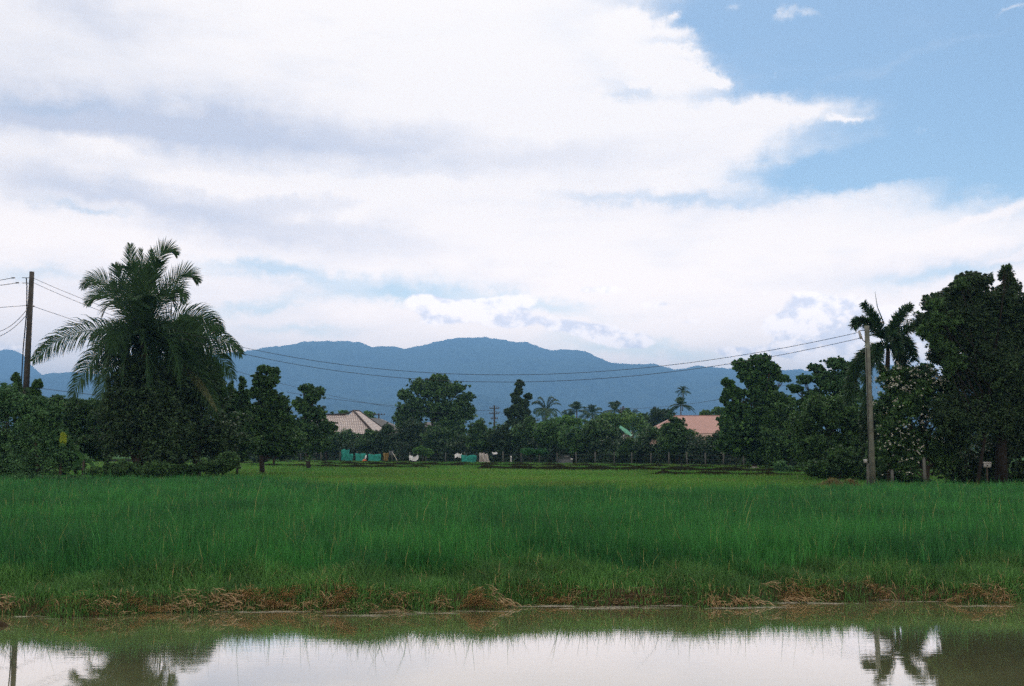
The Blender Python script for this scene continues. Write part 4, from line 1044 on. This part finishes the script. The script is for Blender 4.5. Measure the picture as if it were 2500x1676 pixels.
small_pole('distant slender pole rising above the lime green tree', 1521, 992, 170, [(.5, .5), (1.0, .5)], GP)
small_pole('distant power pole beside the dark roof', 925, 1010, 185, [(.25, 1.1)], GP)

def wire(label, pts, r=.018, mat='wire', group='overhead wires'):
    root = MB().tube(pts, r, 5, caps=False)
    c = np.array(pts[0]); V = np.concatenate(root.V) - c
    o = link('power_line', mesh_np('power_line', V, np.concatenate(root.F), M[mat], np.concatenate(root.T)), None, c)
    return tag(o, label, 'power line', group)
def sagw(a, b, sag, n=48):
    a = np.array(a); b = np.array(b)
    return [a + (b - a) * t_ - np.array([0, 0, 4 * sag * t_ * (1 - t_)]) for t_ in np.linspace(0, 1, n)]
wire('upper of the two long sagging wires between the two big poles', sagw(P(80, 679, DL - .2), P(2097, 812, DR - .1), 3.45), .012)
wire('lower of the two long sagging wires between the two big poles', sagw(P(80, 690, DL - .2), P(2100, 826, DR - .1), 3.55), .012)
wire('thin wire running down from the middle of the dark pole behind the palm', sagw(P(80, 748, DL), P(1207, 1010, 165), 2.0), .014)
wire('faint distant wire crossing low before the hills at left', sagw(P(-60, 928, 120), P(925, 1012, 185), .9), .03)
wire('faint distant wire above the pale tiled roof', sagw(P(700, 958, 150), P(1207, 1003, 165), .6), .026)
wire('faint distant wire strung between the small poles', sagw(P(1207, 1005, 165), P(1521, 1003, 170), 1.3), .026)
wire('faint distant wire rising towards the clumpy tree', sagw(P(1521, 998, 170), P(2050, 905, 110), 1.0), .022)
wire('topmost wire leaving the left edge of the photo from the dark pole', sagw(P(30, 679, DL), P(-260, 690, DL - 8), .25), .018)
wire('second wire leaving the left edge of the photo from the dark pole', sagw(P(42, 691, DL), P(-260, 702, DL - 8), .2), .018)
wire('straight wire leaving left from the middle of the dark pole', sagw(P(67, 746, DL), P(-260, 756, DL - 8), .1), .014)
wire('shorter slack loop hanging left of the dark pole', sagw(P(66, 756, DL), P(-90, 776, DL - 4), 1.05), .016)
wire('longer slack loop hanging left of the dark pole', sagw(P(66, 768, DL), P(-120, 782, DL - 4), 1.2), .016)

# ------------------------------------------------------------------ fence
fr_ = thing('wire_fence', (P(1407, 1098, 113)[0], 113, .17), 'wire fence on thin grey concrete posts along the far edge of the paddy', 'fence')
posts = [548, 594, 643, 690, 735, 785, 830, 872, 905, 958, 1000, 1040, 1088, 1135, 1182, 1228, 1273, 1316, 1360, 1407, 1453, 1500, 1542, 1589, 1633, 1678, 1722, 1765, 1815, 1862, 1905]
pt = []
for px in posts:
    # post stands where the pixel ray crosses the fence line
    D_ = 100.
    for _ in range(12): D_ = float(fence_y(P(px, 1098, D_)[0]))
    b_ = np.array([P(px, 1098, D_)[0], D_, .1]); hh = 1.5 + rng.uniform(-.08, .1); lean = rng.normal(0, .03, 2)
    mb = MB(); mb.tube([b_, b_ + [lean[0], lean[1], hh]], [.075, .065], 4); mb.build('post', M['post'], fr_)
    pt.append(b_)
for z_ in (.45, .85, 1.25):
    MB().tube([p + [0, -.08, z_] for p in pt], .008, 4, caps=False).build('wire', M['thin_wire'], fr_)
# taller posts under the trees on the right
for px, y1, y0, D_, lab in [(2178, 1150, 1196, 47, 'short grey concrete post right of the big grey pole'), (2172, 1090, 1190, 52, 'thin tall grey post behind the short concrete post'), (2256, 1120, 1205, 46.5, 'weathered grey post standing below the white blossoms')]:
    a_ = P(px, y1, D_); r = thing('concrete_post', (a_[0], D_, .1), lab, 'post'); 
    MB().tube([(a_[0], D_, .1), a_], [.085, .07], 4).build('shaft', M['post'], r)
    mb = MB(); mb.tube([a_ + [0, 0, 0], a_ + [0, 0, .05]], [.07, .03], 4); mb.build('cap', M['post'], r)

# ------------------------------------------------------------------ houses
def quad_uv(name, quads, mat, parent, thick=.0):
    """sloping roof planes with metric uv"""
    V = []; F = []; UV = []
    b0 = np.array(parent.location) if parent is not None else 0
    for q in quads:
        q = [np.array(p, float) for p in q]
        if len(q) == 3: q = q + [q[2]]
        n_ = np.cross(q[1] - q[0], q[2] - q[0]); n_ /= np.linalg.norm(n_)
        if n_[2] < 0: n_ = -n_
        ux = q[1] - q[0]; ux[2] = 0; ux /= np.linalg.norm(ux); vy = np.cross(n_, ux)
        i = len(V); V += q; F.append((i, i + 1, i + 2, i + 3))
        UV += [((p - q[0]) @ ux, (p - q[0]) @ vy) for p in q]
    V = np.array(V) - b0
    return link(name, mesh_np(name, V, F, mat, uv=np.array(UV)), parent)

DH = 165
h1 = thing('house', (P(870, 1098, DH)[0], DH + 4, .15), 'house with a pale scalloped tile hip roof above the orchard', 'house')
ap = P(863, 1003.5, DH + 1.5); ap2 = P(876, 1003.5, DH + 4.5)
nc = P(914, 1060, DH - 4.5); rc = P(958, 1053, DH + 9); lc = P(745, 1060, DH - 1.5)
zE = nc[2]; rc[2] = zE; lc[2] = zE
ra = P(742, 1013.5, DH + 1.8); rb = P(840, 1013.5, DH + 1.2)
zr = ra[2]; rb[2] = zr
f1 = [(lc, nc, ap, P(800, 1024, DH + 1))]
f1 = [(P(800, 1060, DH - 2.6) * [1, 1, 0] + [0, 0, zE], nc, ap)]
R = quad_uv('roof', f1 + [(nc, rc, ap2, ap), (rc, P(840, 1053, DH + 10) * [1, 1, 0] + [0, 0, zE], ap2)], M['tile_grey'], h1)
W = quad_uv('roof_wing', [(lc * [1, 1, 1] + [-2, 0, 0], P(862, 1060, DH - 3.3) * [1, 1, 0] + [0, 0, zE], rb + [.8, 0, 0], ra), (ra, rb, rb + [0, 6, -2.6], ra + [0, 6, -2.6])], M['tile_grey'], h1)
mb = MB(); mb.tube([ap + [0, 0, .04], nc + [0, 0, .06]], .17, 6); mb.tube([ap + [0, 0, .05], ap2 + [0, 0, .05], rc + [0, 0, .05]], .10, 6); mb.tube([ra + [0, 0, .04], rb + [0, 0, .04]], .12, 6); mb.tube([rb, ap + [0, 0, .04]], .12, 6)
mb.build('ridge', M['ridge'], R)
mb = MB(); x0, x1_ = lc[0], rc[0] - .8; mb.box((x0, DH - .5, .1), (x1_, DH + 8, zE + .3)); wl = mb.build('wall', M['wall'], h1)
for q in range(4):
    cx = x0 + 1.8 + q * (x1_ - x0 - 3) / 4
    f_ = MB(); f_.box((cx, DH - .56, 1.2), (cx + 1.3, DH - .502, 2.5)); f_.build('window', M['dark_roof'], h1)
h3 = thing('house', (P(935, 1098, 180)[0], 180, .15), 'house with a low dark sheet roof right of the pale tiled roof', 'house')
a1, a2, a3, a4 = P(905, 1021, 182), P(925, 1022, 182), P(985, 1050, 178), P(890, 1050, 178)
V = np.array([a4, a3, a2, a1]); 
quad_uv('roof', [(a4, a3, a2, a1), (a2, a3, a3 + [0, 8, 0], a2 + [0, 5, 0]), (a1, a2, a2 + [0, 5, 0], a1 + [0, 5, 0])], M['dark_roof'], h3)
mb = MB(); mb.box((a4[0] + .5, 179, .1), (a3[0] - .6, 185, a3[2] - .1)); mb.build('wall', M['wall'], h3)
h4 = thing('house', (P(1065, 1098, 160)[0], 160, .15), 'low grey roofed house glimpsed behind the round topped tree', 'house')
a1, a2 = P(1038, 1031, 161), P(1100, 1031, 161); a4, a3 = P(1030, 1042, 158), P(1106, 1042, 158)
quad_uv('roof', [(a4, a3, a2, a1), (a1, a2, a3 + [0, 6, 0], a4 + [0, 6, 0])], M['dark_roof'], h4)
mb = MB(); mb.box((a4[0] + .3, 158.6, .1), (a3[0] - .3, 163, a3[2] - .05)); mb.build('wall', M['post'], h4)

D2 = 112
h2 = thing('house', (P(1720, 1098, D2)[0], D2 + 3, .15), 'house with a wide dusty pink hip roof behind the orchard', 'house')
ra = P(1649, 1015.5, D2 + 4); rb = P(1872, 1015.5, D2 + 4); rb[2] = ra[2]
el_ = P(1594, 1046, D2); el_[2] = P(1594, 1046, D2)[2]; zE = P(1700, 1058, D2 - 1)[2]
la = P(1583, 1058, D2 - .5); la[2] = zE; lb = P(1935, 1058, D2 - .5); lb[2] = zE
la2 = la + [0, 9, 0]; lb2 = lb + [0, 9, 0]
R = quad_uv('roof', [(la, lb, rb, ra), (la2, la, ra), (lb, lb2, rb), (lb2, la2, ra, rb)], M['tile_pink'], h2)
mb = MB(); mb.tube([ra, rb], .06, 6); mb.tube([ra, la], .05, 6); mb.tube([rb, lb], .05, 6); mb.build('ridge', M['tile_pink'], R)
la_, lb_ = la + [.6, -.02, -.05], lb + [-.6, -.02, -.05]
quad_uv('porch_roof', [(la_ + [-.8, -2.6, -1.1], lb_ + [.8, -2.6, -1.1], lb_, la_)], M['tile_brown'], h2)
mb = MB(); mb.box((la[0] + .7, la[1] + .7, .1), (lb[0] - .7, la2[1] - .7, zE - .02)); mb.build('wall', M['wall'], h2)
for q in range(4):
    cx = la[0] + 2 + q * 3.6
    f_ = MB(); f_.box((cx, la[1] + .64, .9), (cx + 1.3, la[1] + .698, 1.9)); f_.build('window', M['dark_roof'], h2)

DG = 118
g1 = thing('shed', (P(1530, 1098, DG)[0], DG, .15), 'small pale shed under a curled green roof', 'shed')
V = []; Fq = []
prof = [(1514, 1039), (1522, 1044), (1532, 1050), (1538, 1056), (1542, 1062), (1545, 1060.5)]
for i, (a_, b_) in enumerate(prof):
    w_ = [10, 14, 16, 12, 7, 3][i]
    for dd in (0, 3): V.append(P(a_, b_, DG + dd * .6)); V.append(P(a_ - w_ * .2, b_ + w_ * .55, DG + dd * .6 - .5))
V = np.array(V)
for i in range(5):
    q = i * 4; Fq += [(q, q + 4, q + 5, q + 1), (q, q + 2, q + 6, q + 4), (q + 2, q + 3, q + 7, q + 6)]
link('roof', mesh_np('roof', V - np.array(g1.location), Fq, M['green_roof'], smooth=False), g1)
w0, w1 = P(1526, 1098, DG)[0], P(1541, 1098, DG)[0]
mb = MB(); mb.box((w0, DG + .2, .1), (w1, DG + 2, P(1530, 1062, DG)[2])); mb.build('wall', M['sack'], g1)
MB().box((w0 + .15, DG + .12, .15), (w0 + .5, DG + .195, 1.5)).build('door', M['dark_roof'], g1)

# ------------------------------------------------------------------ things lying and hanging along the fence
def cloth(name, label, cat, x0, x1, y0, y1, mat, D_, group=None, tilt=0, ragged=.12, nx_=10, ny_=6):
    """a hanging sheet with folds, uneven hem and thickness"""
    a_ = P(x0, y0, D_); c_ = P(x1, y1, D_)
    z0 = max(.15, c_[2]); z1 = a_[2]
    V = []; F = []
    for side in (0, 1):
        for j in range(ny_ + 1):
            for i in range(nx_ + 1):
                u_, v_ = i / nx_, j / ny_
                x = a_[0] + (c_[0] - a_[0]) * u_ + tilt * v_ + .04 * math.sin(v_ * 5 + i)
                z = z0 + (z1 - z0) * v_ + ragged * (z1 - z0) * (math.sin(u_ * 9 + x0) * .5 + math.sin(u_ * 23 + x0) * .3) * (1 if j in (0, ny_) else .3)
                yy = D_ + .09 * math.sin(u_ * 14 + x0 + v_ * 1.5) + .05 * math.sin(u_ * 31) + side * .05 - (1 - v_) * .1
                V.append((x, yy, max(z, .17)))
    n1 = (nx_ + 1) * (ny_ + 1)
    for s_ in (0, 1):
        for j in range(ny_):
            for i in range(nx_):
                q = s_ * n1 + j * (nx_ + 1) + i
                F.append((q, q + 1, q + nx_ + 2, q + nx_ + 1))
    for i in range(nx_):
        F.append((i, i + 1, n1 + i + 1, n1 + i)); q = ny_ * (nx_ + 1) + i; F.append((q, q + 1, n1 + q + 1, n1 + q))
    for j in range(ny_):
        q = j * (nx_ + 1); F.append((q, q + nx_ + 1, n1 + q + nx_ + 1, n1 + q)); q += nx_; F.append((q, q + nx_ + 1, n1 + q + nx_ + 1, n1 + q))
    V = np.array(V); c = np.array([V[:, 0].mean(), D_, V[:, 2].min()])
    o = link(name, mesh_np(name, V - c, F, M[mat], smooth=True), None, c)
    return tag(o, label, cat, group)
def fd(px, off=-.6):
    D_ = 100.
    for _ in range(12): D_ = float(fence_y(P(px, 1098, D_)[0]))
    return D_ + off
GT = 'teal tarps hung along the fence'
cloth('tarp', 'tall teal tarp at the left end of the hung tarps', 'tarp', 834, 852, 1098, 1124, 'teal', fd(843), GT)
cloth('tarp', 'small teal tarp right against the tall teal tarp', 'tarp', 850, 862, 1109, 1125, 'teal', fd(856, -.9), GT)
cloth('tarp', 'teal tarp behind the orange and white bundle', 'tarp', 868, 893, 1108, 1126, 'teal', fd(880), GT)
cloth('tarp', 'dim teal tarp left of the ochre sack', 'tarp', 899, 930, 1110, 1126, 'teal', fd(915), GT)
cloth('tarp', 'teal tarp beside the two white sacks', 'tarp', 1126, 1163, 1112, 1131, 'teal', fd(1144), GT)
cloth('tarp', 'faint teal tarp far left behind the thin sapling', 'tarp', 588, 606, 1094, 1102, 'teal', fd(597), GT)
cloth('ochre_sheet', 'ochre brown sheet at the right end of the left tarps', 'sheet', 936, 948, 1107, 1125, 'ochre', fd(942, -.9))
cloth('white_sheet', 'left of the two upright white sacks on the fence', 'sack', 1169, 1180, 1107, 1129, 'sack', fd(1174, -.8), 'white sacks on the fence', tilt=.1)
cloth('white_sheet', 'right of the two upright white sacks, wider at its foot', 'sack', 1181, 1197, 1109, 1130, 'sack', fd(1189, -.8), 'white sacks on the fence', tilt=-.35)
cloth('plastic_sheet', 'crumpled white plastic hooked left of the right teal tarp', 'plastic sheet', 1110, 1127, 1108, 1117, 'white', fd(1118, -.9), 'white plastic caught on the fence', ragged=.35)
cloth('plastic_sheet', 'white plastic rag above and right of the white sacks', 'plastic sheet', 1202, 1214, 1105, 1110, 'white', fd(1208, -.9), 'white plastic caught on the fence', ragged=.35)
cloth('plastic_sheet', 'torn white plastic lying between two fence posts', 'plastic sheet', 999, 1021, 1115, 1126, 'white', fd(1010, -.9), 'white plastic caught on the fence', ragged=.5)
cloth('plastic_strip', 'thin upright white strip beside the fence', 'plastic strip', 1246, 1249, 1114, 1128, 'white', fd(1247, -.9))
# orange and white bundle
c_ = P(890, 1125, fd(890, -1.6)); c_[2] = .2
r = thing('bundle', c_, 'small orange bundle with a white top before the teal tarp', 'bundle')
MB().tube([c_, c_ + [0, 0, .22], c_ + [.05, 0, .45], c_ + [.06, 0, .5]], [.30, .34, .2, .05], 9).build('sack_body', M['orange'], r, smooth=True)
MB().tube([c_ + [.1, 0, .5], c_ + [.16, 0, .75], c_ + [.2, 0, .98]], [.12, .11, .06], 8).build('white_cap', M['white'], r, smooth=True)
# stick
a_, b_ = P(957, 1104, fd(960, -1)), P(972, 1127, fd(960, -1.6)); b_[2] = .18
o = MB().tube([a_, (a_ + b_) / 2 + [.06, 0, .05], b_], [.03, .035, .04], 6).build('stick', M['branch']); tag(o, 'pale stick leaning against the fence right of the ochre sheet', 'stick')
a_ = P(951, 1108, fd(955, -1)); cl_ = cloth('rag', 'grey rag hung at the head of the leaning stick', 'rag', 950, 960, 1102, 1112, 'grey_tarp', fd(955, -1), ragged=.3)
# covered machine
D_ = fd(1380, 1.2); x0, x1_ = P(1362, 1098, D_)[0], P(1398, 1098, D_)[0]; zt = P(1380, 1112, D_)[2]
r = thing('covered_cart', ((x0 + x1_) / 2, D_, .17), 'grey covered cart parked just behind the fence', 'cart')
prof = [(0, .2), (.0, .55), (.12, .9), (.3, 1.0), (.8, .98), (.92, .7), (1, .5), (1, .2)]
V = []; F = []
for s_ in (0, 1):
    for (u_, v_) in prof: V.append((x0 + (x1_ - x0) * u_, D_ + s_ * 1.0 + .04 * math.sin(u_ * 9), .17 + (zt - .17) * v_))
n_ = len(prof)
for i in range(n_): F.append((i, (i + 1) % n_, n_ + (i + 1) % n_, n_ + i))
for s_ in (0, n_): F += [(s_, s_ + 1, s_ + 2, s_ + 7), (s_ + 2, s_ + 3, s_ + 6, s_ + 7), (s_ + 3, s_ + 4, s_ + 5, s_ + 6)]
link('cover', mesh_np('cover', np.array(V) - np.array(r.location), F, M['grey_tarp']), r)
for u_ in (.22, .78):
    c = np.array([x0 + (x1_ - x0) * u_, D_ + .1, .38])
    o = MB().tube([c + [0, -.05, 0], c + [0, .08, 0]], .2, 14); o.build('wheel', M['wire'], r)
MB().box((-.12, -.02, -.1), (.12, .02, .1), c=(x1_ - .1, D_ - .06, .17 + (zt - .17) * .62)).build('lamp', M['white'], r)
MB().box((-.3, -.02, -.03), (.3, .02, .03), c=(x0 + (x1_ - x0) * .62, D_ - .06, .17 + (zt - .17) * .9)).build('trim', M['white_paint'], r)
# pale stone at the corner of the paddy
c_ = P(1843, 1152, 82); c_[2] = .2
V = []; F = []; 
o = MB().tube([c_ + [-.38, 0, .05], c_ + [-.28, 0, .12], c_ + [0, 0, .17], c_ + [.25, 0, .12], c_ + [.36, 0, .04]], [.05, .24, .34, .25, .06], 9).build('stone', M['stone'], smooth=True)
tag(o, 'rounded pale stone lying at the right corner of the paddy', 'stone')
# letter box like cabinet under the big tree
c_ = P(2409, 1137, 46)
r = thing('cabinet', (c_[0], 46, .1), 'small white cabinet on a post in the shade of the huge tree', 'cabinet')
MB().box((-.145, -.1, -.08), (.145, .1, .08), c=c_).build('box', M['white_paint'], r)
mb = MB(); q = np.array([(-.17, -.13, .09), (.17, -.13, .09), (.17, 0, .16), (-.17, 0, .16), (-.17, .13, .09), (.17, .13, .09)]) + c_
mb.add(q, [(0, 1, 2, 3), (3, 2, 5, 4), (0, 4, 5, 1)]); mb.build('lid', M['white_paint'], r)
MB().tube([(c_[0], 46, .1), c_ + [0, 0, -.08]], .035, 6).build('post', M['bark'], r)
MB().box((-.05, -.108, -.03), (.02, -.101, .03), c=c_).build('slot', M['wire'], r)
pts = [P(2350, 1184, 45), P(2358, 1186, 45), P(2364, 1190, 45), P(2369, 1198, 45)]
o = MB().tube(pts, [.02, .03, .03, .035], 6).build('pipe', M['white_paint'], smooth=True); tag(o, 'short curved white pipe at the foot of the huge tree', 'pipe')
o = MB().tube([P(2238, 1100, 47.5), P(2247, 1111, 47.4)], [.02, .03], 6).build('broken_branch', M['branch']); tag(o, 'short pale broken branch hanging under the blossoms', 'branch')

# dry mounds
for px, py, D_, rx, lab in [(2030, 1182, 47.5, .75, 'larger left mound of dry yellow grass beside the big grey pole'), (2072, 1190, 46.2, .6, 'smaller right mound of dry yellow grass beside the big grey pole')]:
    c = P(px, 1098, D_); n = 2600; x = rng.normal(c[0], rx * .45, n); y = rng.normal(D_, rx * .45, n)
    z = .15 + .28 * np.exp(-((x - c[0]) ** 2 + (y - D_) ** 2) / (rx * .5) ** 2)
    o = blades(x, y, z, rng.uniform(.12, .30, n), .02 * rng.uniform(.6, 1.4, n), np.abs(rng.normal(.6, .3, n)), M['palm_dry'], 'dry_grass_mound', np.clip(rng.normal(.5, .25, n), 0, 1))
    tag(o, lab, 'grass mound', 'dry grass mounds')

# ------------------------------------------------------------------ air
V = np.array([(-9600, -560, -2.2), (9600, -560, -2.2), (9600, 13200, -2.2), (-9600, 13200, -2.2), (-9600, -560, 690), (9600, -560, 690), (9600, 13200, 690), (-9600, 13200, 690)], float)
m = bpy.data.materials.new('haze_air'); m.use_nodes = True; t = NT(m.node_tree)
for n_ in list(t.n):
    if n_.type != 'OUTPUT_MATERIAL': t.n.remove(n_)
vol = t.new('ShaderNodeVolumePrincipled')
vol.inputs['Color'].default_value = (.24, .53, 1.0, 1)
vol.inputs['Density'].default_value = 2.5e-4
vol.inputs['Anisotropy'].default_value = .45
t.l.new(vol.outputs[0], t.n['Material Output'].inputs['Volume'])
o = link('haze', mesh_np('haze', V, [(0, 3, 2, 1), (4, 5, 6, 7), (0, 1, 5, 4), (1, 2, 6, 5), (2, 3, 7, 6), (3, 0, 4, 7)], m)); tag(o, kind='stuff')

# ------------------------------------------------------------------ render settings
SC.view_settings.view_transform = 'Standard'; SC.view_settings.look = 'None'
SC.view_settings.exposure = .28; SC.view_settings.gamma = 1
SC.render.engine = 'CYCLES'
cy = SC.cycles
cy.use_denoising = False
cy.max_bounces = 6; cy.diffuse_bounces = 3; cy.glossy_bounces = 3; cy.transmission_bounces = 3; cy.transparent_max_bounces = 8; cy.volume_bounces = 0
cy.caustics_reflective = False; cy.caustics_refractive = False
